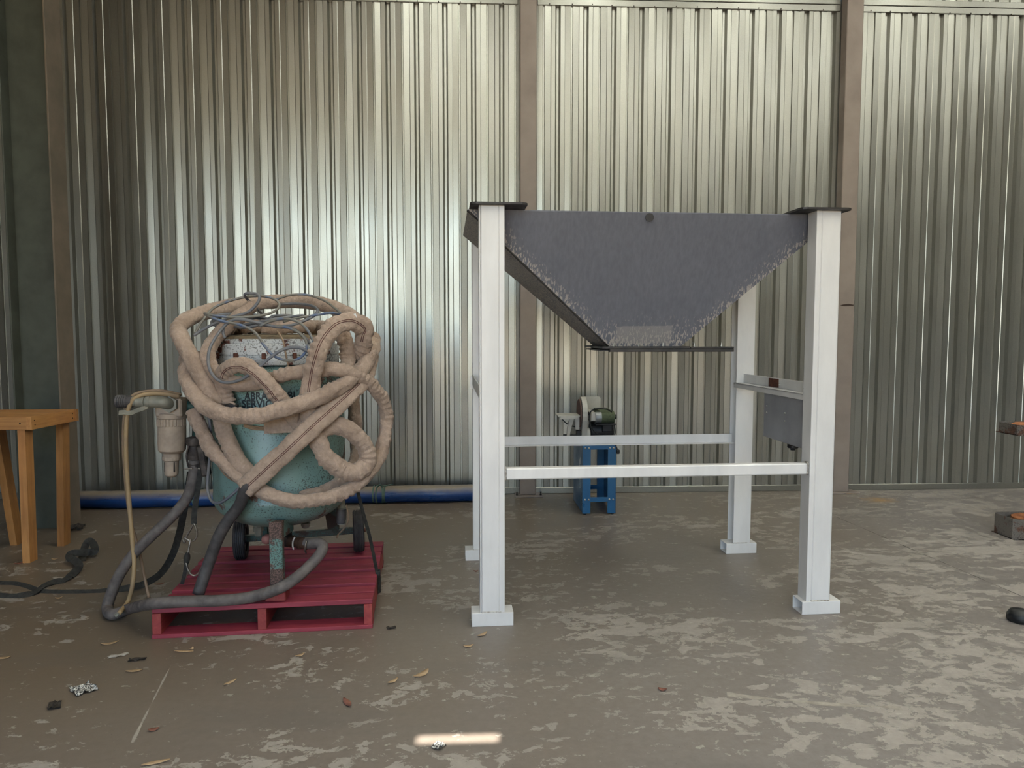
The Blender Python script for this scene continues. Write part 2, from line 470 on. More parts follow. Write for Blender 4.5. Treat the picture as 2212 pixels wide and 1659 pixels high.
def make_skylight():
    m, nt, b = new_mat('fibreglass_skylight')
    nt.nodes.remove(b)
    out = [n for n in nt.nodes if n.type == 'OUTPUT_MATERIAL'][0]
    tr = N(nt, 'ShaderNodeBsdfTranslucent')
    tr.inputs[0].default_value = (0.90, 0.89, 0.80, 1)
    df = N(nt, 'ShaderNodeBsdfDiffuse')
    df.inputs[0].default_value = (0.55, 0.54, 0.36, 1)
    mx = N(nt, 'ShaderNodeMixShader')
    mx.inputs[0].default_value = 0.15
    nt.links.new(tr.outputs[0], mx.inputs[1])
    nt.links.new(df.outputs[0], mx.inputs[2])
    nt.links.new(mx.outputs[0], out.inputs[0])
    return m


M['skylight'] = make_skylight()


# ------------------------------------------------------------------ mesh helpers
class MB:
    """collects shapes of ONE part"""

    def __init__(self):
        self.v = []
        self.f = []

    def add(self, vs, fs):
        o = len(self.v)
        self.v += [Vector(p) for p in vs]
        self.f += [tuple(i + o for i in q) for q in fs]
        return self

    def box(self, x0, x1, y0, y1, z0, z1, bev=0.0):
        if bev <= 0:
            vs = [(x, y, z) for x in (x0, x1) for y in (y0, y1) for z in (z0, z1)]
            fs = [(0, 1, 3, 2), (4, 6, 7, 5), (0, 4, 5, 1), (2, 3, 7, 6), (0, 2, 6, 4), (1, 5, 7, 3)]
            return self.add(vs, fs)
        b = min(bev, (x1 - x0) / 2.01, (y1 - y0) / 2.01, (z1 - z0) / 2.01)
        lo, hi = (x0, y0, z0), (x1, y1, z1)
        vs, key = [], {}
        for sx in (0, 1):
            for sy in (0, 1):
                for sz in (0, 1):
                    s = (sx, sy, sz)
                    for ax in range(3):
                        p = []
                        for k in range(3):
                            e = hi[k] if s[k] else lo[k]
                            if k != ax:
                                e += -b if s[k] else b
                            p.append(e)
                        key[(s, ax)] = len(vs)
                        vs.append(p)
        fs = []
        for ax in range(3):
            o = [k for k in range(3) if k != ax]
            for sd in (0, 1):
                q = []
                for (i, j) in ((0, 0), (1, 0), (1, 1), (0, 1)):
                    s = [0, 0, 0]
                    s[ax] = sd
                    s[o[0]] = i
                    s[o[1]] = j
                    q.append(key[(tuple(s), ax)])
                fs.append(tuple(q))
        for ax in range(3):
            o = [k for k in range(3) if k != ax]
            for i in (0, 1):
                for j in (0, 1):
                    s0 = [0, 0, 0]
                    s0[o[0]] = i
                    s0[o[1]] = j
                    s1 = list(s0)
                    s1[ax] = 1
                    fs.append((key[(tuple(s0), o[0])], key[(tuple(s1), o[0])], key[(tuple(s1), o[1])], key[(tuple(s0), o[1])]))
        for sx in (0, 1):
            for sy in (0, 1):
                for sz in (0, 1):
                    s = (sx, sy, sz)
                    fs.append((key[(s, 0)], key[(s, 1)], key[(s, 2)]))
        return self.add(vs, fs)

    def prism(self, poly, axis, a, b):
        """polygon in the plane across axis, from a to b"""
        n = len(poly)

        def P(p, t):
            return {'x': (t, p[0], p[1]), 'y': (p[0], t, p[1]), 'z': (p[0], p[1], t)}[axis]
        vs = [P(p, a) for p in poly] + [P(p, b) for p in poly]
        fs = [tuple(range(n))[::-1], tuple(range(n, 2 * n))]
        for i in range(n):
            j = (i + 1) % n
            fs.append((i, j, n + j, n + i))
        return self.add(vs, fs)

    def lathe(self, prof, c, axis=(0, 0, 1), n=24, cap=True):
        """profile of (radius, height) along axis from point c"""
        ax = Vector(axis).normalized()
        t = Vector((1, 0, 0)) if abs(ax.x) < 0.9 else Vector((0, 1, 0))
        e1 = ax.cross(t).normalized()
        e2 = ax.cross(e1)
        c = Vector(c)
        vs = []
        for r, h in prof:
            for k in range(n):
                a = 2 * pi * k / n
                vs.append(c + ax * h + (e1 * cos(a) + e2 * sin(a)) * r)
        fs = []
        for i in range(len(prof) - 1):
            for k in range(n):
                k2 = (k + 1) % n
                fs.append((i * n + k, i * n + k2, (i + 1) * n + k2, (i + 1) * n + k))
        if cap:
            fs.append(tuple(range(n))[::-1])
            fs.append(tuple((len(prof) - 1) * n + k for k in range(n)))
        return self.add(vs, fs)

    def cyl(self, a, b, r, n=16, r2=None):
        a, b = Vector(a), Vector(b)
        return self.lathe([(r, 0), (r if r2 is None else r2, (b - a).length)], a, b - a, n)

    def tube(self, pts, r, n=10, seg=8, flat=None, ref=None, wr=0.0, wf=14.0, seed=0, fold=0.0, closed=False):
        ring = sweep(pts, r, n, seg, flat, ref, wr, wf, seed, fold)
        vs = [p for rg in ring for p in rg]
        fs = []
        for i in range(len(ring) - 1):
            for k in range(n):
                k2 = (k + 1) % n
                fs.append((i * n + k, i * n + k2, (i + 1) * n + k2, (i + 1) * n + k))
        fs.append(tuple(range(n))[::-1])
        fs.append(tuple((len(ring) - 1) * n + k for k in range(n)))
        return self.add(vs, fs)

    def xform(self, mat):
        self.v = [mat @ p for p in self.v]
        return self


def spline(pts, seg=8):
    P = [Vector(p) for p in pts]
    out = []
    for i in range(len(P) - 1):
        p0 = P[i - 1] if i > 0 else P[i] * 2 - P[i + 1]
        p1, p2 = P[i], P[i + 1]
        p3 = P[i + 2] if i + 2 < len(P) else P[i + 1] * 2 - P[i]
        for k in range(seg):
            t = k / seg
            out.append(0.5 * ((2 * p1) + (p2 - p0) * t + (2 * p0 - 5 * p1 + 4 * p2 - p3) * t * t + (3 * p1 - p0 - 3 * p2 + p3) * t ** 3))
    out.append(P[-1])
    return out


def sweep(pts, r, n=10, seg=8, flat=None, ref=None, wr=0.0, wf=14.0, seed=0, fold=0.0):
    C = spline(pts, seg)
    T = []
    for i in range(len(C)):
        a, b = C[max(0, i - 1)], C[min(len(C) - 1, i + 1)]
        t = (b - a)
        T.append(t.normalized() if t.length > 1e-9 else Vector((0, 0, 1)))
    up = Vector((0, -1, 0.15)).normalized() if ref is None else Vector(ref)
    if abs(T[0].dot(up)) > 0.95:
        up = Vector((1, 0, 0))
    s = T[0].cross(up).normalized()
    rings = []
    L = 0.0
    m = len(C)
    for i in range(m):
        if i:
            L += (C[i] - C[i - 1]).length
        if ref is not None or flat:
            u0 = Vector((0, -1, 0.1)) if ref is None else Vector(ref)
            s2 = T[i].cross(u0)
            if s2.length > 0.25:
                s2.normalize()
                if s2.dot(s) < 0:
                    s2 = -s2
                s = (s * 0.4 + s2 * 0.6)
        s = (s - T[i] * s.dot(T[i]))
        s.normalize()
        nn = s.cross(T[i]).normalized()
        rr = r(i / (m - 1)) if callable(r) else r
        w, t = (flat(i / (m - 1)) if callable(flat) else flat) if flat else (1.0, 1.0)
        rg = []
        for k in range(n):
            a = 2 * pi * k / n
            q = rr
            if wr:
                q *= 1 + wr * noise.noise(Vector((L * wf, cos(a) * 1.3 + seed * 7.1, sin(a) * 1.3))) + wr * 0.6 * noise.noise(Vector((L * wf * 2.6, cos(a) * 2.2 + seed * 3.3, sin(a) * 2.2 + 5)))
            if fold:
                q *= 1 + fold * max(0.0, 0.45 + 1.5 * noise.noise(Vector((L * 4.2, seed * 5.1, 3)))) * sin(L * 185 + 4.0 * noise.noise(Vector((L * 6, seed, 0)))) * max(0.0, cos(a - 0.6 - 1.5 * noise.noise(Vector((L * 2.2, seed + 9, 0)))))
            rg.append(C[i] + s * (cos(a) * q * w) + nn * (sin(a) * q * t))
        rings.append(rg)
    return rings


def ribbon(pts, width, thick, up=(0, 0, 1), seg=8, twist=None):
    C = spline(pts, seg)
    m = len(C)
    mb = MB()
    vs = []
    for i in range(m):
        a, b = C[max(0, i - 1)], C[min(m - 1, i + 1)]
        t = (b - a).normalized()
        u = Vector(up(i / (m - 1))) if callable(up) else Vector(up)
        s = t.cross(u)
        s = s.normalized() if s.length > 1e-6 else Vector((1, 0, 0))
        nn = s.cross(t).normalized()
        if twist:
            q = Matrix.Rotation(twist(i / (m - 1)), 3, t)
            s, nn = q @ s, q @ nn
        for (k, l) in ((-1, -1), (1, -1), (1, 1), (-1, 1)):
            vs.append(C[i] + s * (k * width / 2) + nn * (l * thick / 2))
    fs = [(3, 2, 1, 0)]
    for i in range(m - 1):
        for k in range(4):
            k2 = (k + 1) % 4
            fs.append((i * 4 + k, i * 4 + k2, (i + 1) * 4 + k2, (i + 1) * 4 + k))
    fs.append(tuple((m - 1) * 4 + k for k in range(4)))
    return mb.add(vs, fs)


PM = {}          # world matrices of the things


def mesh_of(name, mb, mat, smooth=False):
    me = bpy.data.meshes.new(name)
    me.from_pydata([tuple(v) for v in mb.v], [], mb.f)
    me.update()
    import bmesh as _b
    bm = _b.new()
    bm.from_mesh(me)
    _b.ops.recalc_face_normals(bm, faces=bm.faces)
    bm.to_mesh(me)
    bm.free()
    me.materials.append(M[mat] if isinstance(mat, str) else mat)
    if smooth:
        me.polygons.foreach_set('use_smooth', [True] * len(me.polygons))
        if smooth == 'auto':
            me.set_sharp_from_angle(angle=radians(38))
    return me


def obj(name, mb, mat, parent=None, world=False, smooth=False, origin=None):
    """one mesh object; world=True: shape is given in world coordinates"""
    if world and parent is not None:
        mb.xform(PM[parent.name].inverted())
    o_loc = None
    if parent is None:
        if origin is None:
            zmin = min(v.z for v in mb.v)
            c = sum(mb.v, Vector()) / len(mb.v)
            origin = Vector((c.x, c.y, zmin))
        o_loc = Vector(origin)
        mb.xform(Matrix.Translation(-o_loc))
    me = mesh_of(name, mb, mat, smooth)
    o = bpy.data.objects.new(name, me)
    COL.objects.link(o)
    if parent is not None:
        o.parent = parent
        PM[o.name] = PM[parent.name]
    else:
        o.location = o_loc
        PM[o.name] = Matrix.Translation(o_loc)
    return o


def inst(src_mesh, name, parent=None, loc=(0, 0, 0), rot=(0, 0, 0), scale=(1, 1, 1)):
    o = bpy.data.objects.new(name, src_mesh)
    COL.objects.link(o)
    o.parent = parent
    o.location = loc
    o.rotation_euler = rot
    o.scale = scale
    return o


def thing(name, label, cat, loc=(0, 0, 0), rotz=0.0, group=None):
    o = bpy.data.objects.new(name, None)
    COL.objects.link(o)
    o.empty_display_size = 0.1
    o.location = loc
    o.rotation_euler = (0, 0, rotz)
    o['label'] = label
    o['category'] = cat
    if group:
        o['group'] = group
    PM[o.name] = Matrix.Translation(Vector(loc)) @ Matrix.Rotation(rotz, 4, 'Z')
    return o


def tag(o, label, cat, group=None):
    o['label'] = label
    o['category'] = cat
    if group:
        o['group'] = group
    return o


def struct(o, label=None):
    o['kind'] = 'structure'
    if label:
        o['label'] = label
    return o


# ================================================================== THE SHED
WALL_Y = 7.33
PITCHX = 0.2765
X_L, X_R, ROOF_Z = -8.2, 9.4, 6.3

fl_o = struct(obj('floor', MB().box(X_L - 0.2, X_R + 0.2, FRONT_Y, WALL_Y + 0.2, -0.2, 0.0), 'floor', origin=(0, 0, 0)),
              'grey brown painted concrete floor, coat worn off in pale patches')
PM['floor'] = Matrix.Identity(4)


def strip_on_floor(p0, p1, w, z=0.0006, wob=0.0):
    a, b = Vector((p0.x, p0.y, z)), Vector((p1.x, p1.y, z))
    t = (b - a).normalized()
    s = Vector((-t.y, t.x, 0))
    mb = MB()
    k = 70
    vs = []
    for i in range(k + 1):
        q = a.lerp(b, i / k)
        d = wob * noise.noise(q * 3)
        ww = w * max(0.05, 0.55 + 1.3 * noise.noise(q * 9 + Vector((3, 1, 0))))
        vs += [q + s * (d + ww / 2), q + s * (d - ww / 2)]
    return mb.add(vs, [(2 * i, 2 * i + 1, 2 * i + 3, 2 * i + 2) for i in range(k)])


obj('joint', strip_on_floor(fl(1795, 1112), fl(2240, 1302), 0.006, 0.0008, 0.004), 'jointdark', fl_o)
obj('joint', strip_on_floor(fl(370, 1437), fl(285, 1605), 0.010, 0.0006, 0.006), 'jointpale', fl_o)
obj('joint', strip_on_floor(fl(1570, 1497), fl(1950, 1534), 0.035, 0.0006, 0.03), 'jointpale', fl_o)

# back wall: sheets with their folded ribs, each a piece of the wall
wall = bpy.data.objects.new('wall_back', None)
COL.objects.link(wall)
wall.location = (0, WALL_Y, 0)
struct(wall, 'galvanised ribbed sheet wall at the back of the shed')
PM['wall_back'] = Matrix.Translation((0, WALL_Y, 0))


def sheet_profile(seed):
    rnd = random.Random(seed)
    pr = []
    for k in range(3):
        o = k * PITCHX
        j = lambda s=0.0010: rnd.uniform(-s, s)
        a, b_, c, d = j(), j(), j(), j()
        pr += [(o - 0.027, j(0.001)), (o - 0.010, 0.034), (o + 0.010, 0.034), (o + 0.027, j(0.001)),
               (o + 0.066, a), (o + 0.072, a + 0.004), (o + 0.1265, b_), (o + 0.1315, 0.014), (o + 0.1440, 0.014), (o + 0.1490, c),
               (o + 0.205, d + 0.004), (o + 0.211, d)]
    pr.append((3 * PITCHX - 0.027, 0.0))
    return pr


def sheet_mesh(seed, z0, z1, mt='galv'):
    pr = sheet_profile(seed)
    n = len(pr)
    zs = [z0, z1]
    mb = MB()
    vs = [(x, y, z) for z in zs for (x, y) in pr]
    vs += [(x, y + 0.0015, z) for z in zs for (x, y) in pr]
    fs = []
    for i in range(n - 1):
        fs.append((i, i + 1, n + i + 1, n + i))
        fs.append((2 * n + i, 3 * n + i, 3 * n + i + 1, 2 * n + i + 1))
        fs.append((i, 2 * n + i, 2 * n + i + 1, i + 1))
        fs.append((n + i, n + i + 1, 3 * n + i + 1, 3 * n + i))
    fs += [(0, n, 3 * n, 2 * n), (n - 1, 3 * n - 1, 4 * n - 1, 2 * n - 1)]
    mb.add(vs, fs)
    return mesh_of('wall_sheet', mb, mt)


sheets = [sheet_mesh(s, 0.02, 4.965) for s in range(5)]
sheets_up = [sheet_mesh(s, 4.955, ROOF_Z) for s in range(2)]
SX0 = 0.804 - 11 * 3 * PITCHX
k = 0
x = SX0
while x < X_R:
    inst(sheets[(k * 2 + 1) % 5], 'wall_sheet', wall, (x, 0, 0))
    inst(sheets_up[k % 2], 'upper_sheet', wall, (x, -0.01, 0))
    x += 3 * PITCHX
    k += 1


def flashing(x0, x1, z0, z1, y0, nm, parent):
    mb = MB().box(x0, x1, y0, 0.03, z0, z1, 0.004)
    return obj(nm, mb, 'galv_trim', parent)


screw_m = mesh_of('screw', MB().lathe([(0.006, 0), (0.006, 0.003), (0.003, 0.005)], (0, 0, 0), (0, -1, 0), 6), 'darkfit')
BAYS = ((X_L, 0.41), (0.60, 3.63), (3.82, X_R))
ti = 1
for (a, b) in BAYS:
    t1 = bpy.data.objects.new('trim_%d' % ti, None)
    COL.objects.link(t1)
    t1.location = (0, WALL_Y, 0)
    struct(t1, 'folded galvanised flashing strip along the top of the wall sheets')
    PM[t1.name] = Matrix.Translation((0, WALL_Y, 0))
    flashing(a, b, 4.836, 4.899, -0.010, 'lower_strip', t1)
    flashing(a, b, 4.902, 4.962, -0.013, 'upper_strip', t1)
    ti += 1
    xs = a + 0.12 if a > 0 else max(a, -4.2)
    while xs < min(b, 6.0):
        inst(screw_m, 'screw', t1, (xs, -0.011, 4.846 + random.uniform(-0.004, 0.004)))
        xs += PITCHX * 0.75 + random.uniform(-0.02, 0.02)
bb = obj('baseboard_back', MB().box(X_L, X_R, WALL_Y - 0.008, WALL_Y + 0.03, 0.0, 0.064, 0.004), 'galv_trim')
struct(bb, 'low galvanised channel at the foot of the wall')

# the other sides of the shed
side_l = sheet_mesh(11, 0.0, ROOF_Z, 'shaded_wall')


def side_wall(name, xw, sgn):
    w = bpy.data.objects.new(name, None)
    COL.objects.link(w)
    w.location = (xw, 0, 0)
    struct(w, 'ribbed sheet side wall of the shed')
    y = FRONT_Y
    while y < WALL_Y:
        inst(side_l, 'wall_sheet', w, (0, y + (0 if sgn > 0 else 3 * PITCHX), 0), (0, 0, sgn * pi / 2))
        y += 3 * PITCHX
    return w


side_wall('wall_left', X_L, 1)
side_wall('wall_right', X_R, -1)
wf = MB()
wf.box(X_L - 0.1, OPEN_X0, FRONT_Y - 0.1, FRONT_Y, 0, ROOF_Z)
wf.box(OPEN_X1, X_R + 0.1, FRONT_Y - 0.1, FRONT_Y, 0, ROOF_Z)
wf.box(OPEN_X0, OPEN_X1, FRONT_Y - 0.1, FRONT_Y, OPEN_Z, ROOF_Z)
struct(obj('wall_front', wf, 'shaded_wall'), 'front wall of the shed with its wide open doorway')

# roof with skylight strips and one small gap that lets a splash of sun onto the floor
spot = (fl(905, 1606) + fl(1070, 1588)) / 2
kz = ROOF_Z / sun_to.z
gap_c = Vector((spot.x, spot.y, 0)) + sun_to * kz
holes = [(gap_c.x - 0.165, gap_c.x + 0.165, gap_c.y - 0.032, gap_c.y + 0.032, None)]
for sx_ in (-0.5, 1.6, 3.7, 5.8, 7.9):
    holes.append((sx_ - 0.45, sx_ + 0.45, -4.5, 6.4, 'sky'))
xs = sorted({X_L, X_R, *[h[0] for h in holes], *[h[1] for h in holes]})
ys = sorted({FRONT_Y - 0.1, WALL_Y + 0.1, *[h[2] for h in holes], *[h[3] for h in holes]})
rf = MB()
for i in range(len(xs) - 1):
    for j in range(len(ys) - 1):
        cx, cy_ = (xs[i] + xs[i + 1]) / 2, (ys[j] + ys[j + 1]) / 2
        if any(h[0] < cx < h[1] and h[2] < cy_ < h[3] for h in holes):
            continue
        rf.box(xs[i], xs[i + 1], ys[j], ys[j + 1], ROOF_Z, ROOF_Z + 0.01)
struct(obj('ceiling', rf, 'roof'), 'shed roof lining')
wi = 1
for h in holes:
    if h[4]:
        struct(obj('window_%d' % wi, MB().box(h[0], h[1], h[2], h[3], ROOF_Z, ROOF_Z + 0.004), 'skylight'), 'translucent fibreglass roof strip')
        wi += 1

# yard outside the open front, with a sunlit neighbouring wall and shrubs
struct(obj('ground', MB().box(-60, 60, -70, FRONT_Y - 0.1, -0.3, -0.02), 'ground'), 'sunlit gravel yard outside the open front')

struct(obj('wall_yard', MB().box(0.6, 26, -17.2, -17, 0, 2.7), 'yardwall'), 'sunlit cream wall across the yard')
hb_ = MB()
for i in range(26):
    cx_, r0_ = 1.5 + i * 1.05 + random.uniform(-0.4, 0.4), random.uniform(1.8, 2.9)
    hz_ = random.uniform(3.0, 6.5)
    hb_.lathe([(0.1, -r0_ * 1.4), (r0_ * 0.7, -r0_), (r0_, 0), (r0_ * 0.75, r0_ * 0.8), (0.2, r0_ * 1.25)], (cx_, -20.5 + random.uniform(-1, 1), hz_), (0, 0, 1), 9)
struct(obj('hedge', hb_, 'hedge'), 'row of tall shrubs beyond the yard wall')

# ================================================================== COLUMNS
def base_plate(o, x0, x1, y0, y1):
    obj('base_plate', MB().box(x0, x1, y0, y1, 0, 0.014, 0.003), 'post', o, world=True)


p1 = thing('steel_post', 'brown painted steel post behind the left side of the hopper', 'post', (0.505, 7.26, 0))
obj('shaft', MB().box(0.425, 0.585, 7.20, 7.318, 0.014, ROOF_Z, 0.006), 'post', p1, world=True)
base_plate(p1, 0.375, 0.655, 7.14, 7.318)
for dx in (0.395, 0.635):
    obj('anchor_bolt', MB().lathe([(0.012, 0), (0.012, 0.014), (0.007, 0.014), (0.007, 0.035)], (dx, 7.19, 0.014), (0, 0, 1), 6), 'blacksteel', p1, world=True)
p2 = thing('steel_post', 'brown painted steel post behind the right legs of the hopper stand', 'post', (3.725, 7.26, 0))
obj('shaft', MB().box(3.640, 3.806, 7.20, 7.318, 0.012, ROOF_Z, 0.006), 'post', p2, world=True)
base_plate(p2, 3.60, 3.90, 7.15, 7.318)
obj('rust_hole', MB().prism([(3.655, 1.918), (3.70, 1.908), (3.79, 1.912), (3.80, 1.922), (3.74, 1.934), (3.69, 1.926)], 'y', 7.1985, 7.201), 'knot', p2, world=True)['label'] = 'rusted torn slot in the post'

p3 = thing('steel_column', 'dark green grey steel I-beam column at the left edge', 'column', (-3.57, 6.2, 0))
obj('web', MB().box(-3.756, -3.41, 6.19, 6.204, 0, ROOF_Z), 'column', p3, world=True)
obj('flange', MB().box(-3.41, -3.396, 6.085, 6.31, 0, ROOF_Z, 0.002), 'colflange', p3, world=True)
obj('flange', MB().box(-3.77, -3.756, 6.085, 6.31, 0, ROOF_Z, 0.002), 'column', p3, world=True)

# ================================================================== HOPPER ON ITS STAND
HA = radians(2.4)
hs = thing('hopper_stand', 'dark steel hopper hung between four silver painted legs', 'hopper', (-0.033, 3.958, 0), HA)
ZT = 2.322


def foot(u0, v0):
    w, d, h, t = 0.232, 0.118, 0.076, 0.004
    mb = MB()
    mb.box(u0, u0 + w, v0, v0 + t, 0, h, 0.0015)
    mb.box(u0, u0 + w, v0 + d - t, v0 + d, 0, h, 0.0015)
    mb.box(u0, u0 + w, v0 + t, v0 + d - t, h - t, h)
    mb.box(u0, u0 + w, v0 + t, v0 + d - t, 0, t)
    return mb


def leg(u0, u1, v0, inner):
    """welded leg: boxed channel with a narrow strip along its inner side"""
    z0 = 0.076
    d = 0.104
    mb = MB()
    s = 0.029
    if inner > 0:      # narrow strip on the right
        mb.box(u0 + 0.010, u1 - s - 0.0025, v0, v0 + d, z0, ZT, 0.003)
        mb.box(u1 - s, u1, v0 + 0.001, v0 + d, z0, ZT, 0.002)
        mb.box(u1 - s - 0.004, u1 - s + 0.001, v0 + 0.004, v0 + d - 0.004, z0, ZT)
        mb.box(u0, u0 + 0.0075, v0 + 0.006, v0 + d, z0, ZT, 0.002)
        mb.box(u0 + 0.006, u0 + 0.012, v0 + 0.012, v0 + d - 0.004, z0, ZT)
    else:
        mb.box(u0 + s + 0.0035, u1 - 0.006, v0, v0 + d, z0, ZT, 0.003)
        mb.box(u0, u0 + s, v0 + 0.001, v0 + d, z0, ZT, 0.002)
        mb.box(u0 + s - 0.001, u0 + s + 0.005, v0 + 0.005, v0 + d - 0.004, z0, ZT)
        mb.box(u1 - 0.0045, u1, v0 + 0.004, v0 + d, z0, ZT, 0.0015)
        mb.box(u1 - 0.008, u1 - 0.003, v0 + 0.008, v0 + d - 0.004, z0, ZT)
    return mb


def hleg(u0, u1, v0, side):
    """H section: front flange, web and rear flange"""
    z0, d, t = 0.076, 0.112, 0.007
    mb = MB()
    mb.box(u0, u1, v0, v0 + t, z0, ZT, 0.002)
    mb.box(u0, u1, v0 + d - t, v0 + d, z0, ZT, 0.002)
    uw = u0 + 0.045 if side > 0 else u1 - 0.045
    mb.box(uw - 0.004, uw + 0.004, v0 + t, v0 + d - t, z0, ZT)
    return mb


FEET = ((0.0, 0.0), (1.918, 0.004), (1.928, 1.182), (-0.005, 1.19))
LEGS = (leg(0.046, 0.184, 0.006, 1), leg(1.944, 2.088, 0.010, -1), hleg(1.98, 2.112, 1.186, 1), hleg(0.052, 0.184, 1.193, -1))
for (u, v), lg in zip(FEET, LEGS):
    lo = obj('leg', lg, 'silver', hs)
    obj('foot', foot(u, v), 'silver', lo)
    wu = u + 0.055
    obj('weld', MB().tube([(wu + 0.012 * i, v + 0.004 + 0.001 * (i % 2), 0.079) for i in range(10)], 0.004, 6, 2), 'weld', lo, smooth=True)


def plate_mb(u0, u1, v0, v1, z0, z1, ch=0.03):
    p = [(u0 + ch, v0), (u1 - ch, v0), (u1 - ch * 0.3, v0 + ch * 0.3), (u1, v0 + ch), (u1, v1 - ch), (u1 - ch, v1), (u0 + ch, v1), (u0, v1 - ch), (u0, v0 + ch), (u0 + ch * 0.3, v0 + ch * 0.3)]
    return MB().prism(p, 'z', z0, z1)


for (a, b, c, d) in ((-0.002, 0.308, -0.03, 0.25), (1.835, 2.135, -0.03, 0.25), (-0.002, 0.308, 1.06, 1.33), (1.835, 2.135, 1.06, 1.33)):
    obj('mounting_plate', plate_mb(a, b, c, d, ZT, ZT + 0.011), 'blacksteel', hs)

# hopper shell: four sloping sides with thickness
hp_u0, hp_u1, hp_v0, hp_v1 = -0.012, 2.146, 0.135, 1.180
hb_u0, hb_u1, hb_v0, hb_v1 = 0.846, 1.300, 0.40, 0.87
Z_RIM, Z_LOW, Z_BOT = ZT - 0.002, ZT - 0.008, 1.555


def shell(ix):
    """one side panel of the hopper (0 front, 1 right, 2 back, 3 left), 6 mm thick"""
    top = [(hp_u0, hp_v0), (hp_u1, hp_v0), (hp_u1, hp_v1), (hp_u0, hp_v1)]
    bot = [(hb_u0, hb_v0), (hb_u1, hb_v0), (hb_u1, hb_v1), (hb_u0, hb_v1)]
    t = 0.006
    itop = [(hp_u0 + t, hp_v0 + t), (hp_u1 - t, hp_v0 + t), (hp_u1 - t, hp_v1 - t), (hp_u0 + t, hp_v1 - t)]
    ibot = [(hb_u0 + t, hb_v0 + t), (hb_u1 - t, hb_v0 + t), (hb_u1 - t, hb_v1 - t), (hb_u0 + t, hb_v1 - t)]
    i, j = ix, (ix + 1) % 4
    vs = []
    for (T, B) in ((top, bot), (itop, ibot)):
        vs += [(*T[i], Z_RIM), (*T[j], Z_RIM), (*T[j], Z_LOW), (*T[i], Z_LOW), (*B[j], Z_BOT), (*B[i], Z_BOT)]
    fs = [(0, 1, 2, 3), (3, 2, 4, 5), (6, 9, 8, 7), (9, 11, 10, 8), (0, 6, 7, 1), (5, 4, 10, 11),
          (0, 3, 9, 6), (3, 5, 11, 9), (1, 7, 8, 2), (2, 8, 10, 4)]
    return MB().add(vs, fs)


for ix in range(4):
    obj('hopper_side', shell(ix), 'hopper', hs)
# seam bead on the left front corner
obj('weld', MB().tube([(hp_u0 + (hb_u0 - hp_u0) * t, hp_v0 + (hb_v0 - hp_v0) * t - 0.003, Z_LOW + (Z_BOT - Z_LOW) * t) for t in [i / 14 for i in range(15)]], 0.006, 6, 2, wr=0.5, wf=60), 'blacksteel', hs, smooth=True)
gate = obj('outlet_flange', MB().box(0.80, 1.345, 0.355, 0.905, 1.541, 1.555, 0.002), 'blacksteel', hs)
obj('slide_rail', MB().box(0.845, 1.615, 0.345, 0.385, 1.522, 1.541, 0.002), 'blacksteel', gate)
obj('slide_rail', MB().box(0.845, 1.615, 0.875, 0.915, 1.522, 1.541, 0.002), 'blacksteel', gate)
obj('slide_rail', MB().box(1.345, 1.615, 0.345, 0.375, 1.541, 1.553, 0.002), 'blacksteel', gate)
obj('gate_plate', MB().box(0.80, 1.60, 0.385, 0.875, 1.526, 1.534), 'blacksteel', gate)
bolt_m = mesh_of('bolt', MB().lathe([(0.008, 0), (0.008, 0.010), (0.004, 0.010), (0.004, 0.022)], (0, 0, 0), (0, 0, 1), 6), 'bolt')
for u in (0.875, 1.03, 1.18, 1.375, 1.545):
    for v in (0.368, 0.892):
        inst(bolt_m, 'bolt', gate, (u, v, 1.555))
obj('lifting_boss', MB().lathe([(0.0, -0.004), (0.024, -0.004), (0.024, 0.0)], (1.02, 0.139, ZT - 0.032), (0, 1, 0), 16, False), 'blacksteel', hs)

# cross members
fb = obj('front_rail', MB().box(0.186, 1.944, 0.030, 0.090, 0.820, 0.884, 0.006), 'silver', hs)
fb['label'] = 'silver rail with faint red scuff marks in its middle'
for u in (0.190, 1.940):
    obj('weld', MB().tube([(u, 0.028, 0.818), (u, 0.026, 0.85), (u, 0.030, 0.886), (u, 0.06, 0.888)], 0.006, 6, 4, wr=0.3, wf=60), 'weld', fb, smooth=True)
rb = MB()
rb.box(0.184, 1.98, 1.245, 1.253, 0.822, 0.889, 0.001)
rb.box(0.184, 1.98, 1.205, 1.253, 0.822, 0.829, 0.001)
obj('rear_rail', rb, 'silver', hs)
# angle iron along both sides
for (ua, ub, uv) in ((1.962, 2.04, 2.034), (0.048, 0.12, 0.048)):
    ab = MB()
    ab.box(ua, ub, 0.11, 1.19, 1.268, 1.276, 0.001)
    ab.box(uv, uv + 0.007, 0.11, 1.19, 1.276, 1.34, 0.001)
    if ua > 1:
        ab.box(ua, ua + 0.007, 0.11, 1.19, 1.240, 1.276, 0.001)
    an = obj('side_angle', ab, 'silver', hs)
    if ua > 1:
        obj('rust_patch', MB().box(2.028, 2.034, 0.62, 0.76, 1.279, 1.335, 0.001), 'rustpatch', an)
        for v in (0.60, 0.20, 0.27, 0.14):
            obj('bolt', MB().lathe([(0.007, 0), (0.007, 0.006), (0.004, 0.010)], (2.034, v, 1.30), (-1, 0, 0), 6), 'bolt', an)
        obj('weld', MB().tube([(1.985, 1.185, 1.25), (1.97, 1.186, 1.262), (1.968, 1.186, 1.275)], 0.009, 6, 4), 'weld', an, smooth=True)
pn = obj('control_box', MB().box(1.975, 2.085, 0.125, 0.705, 0.948, 1.240, 0.004), 'greybox', hs)
pn['label'] = 'grey metal box hung below the side angle'
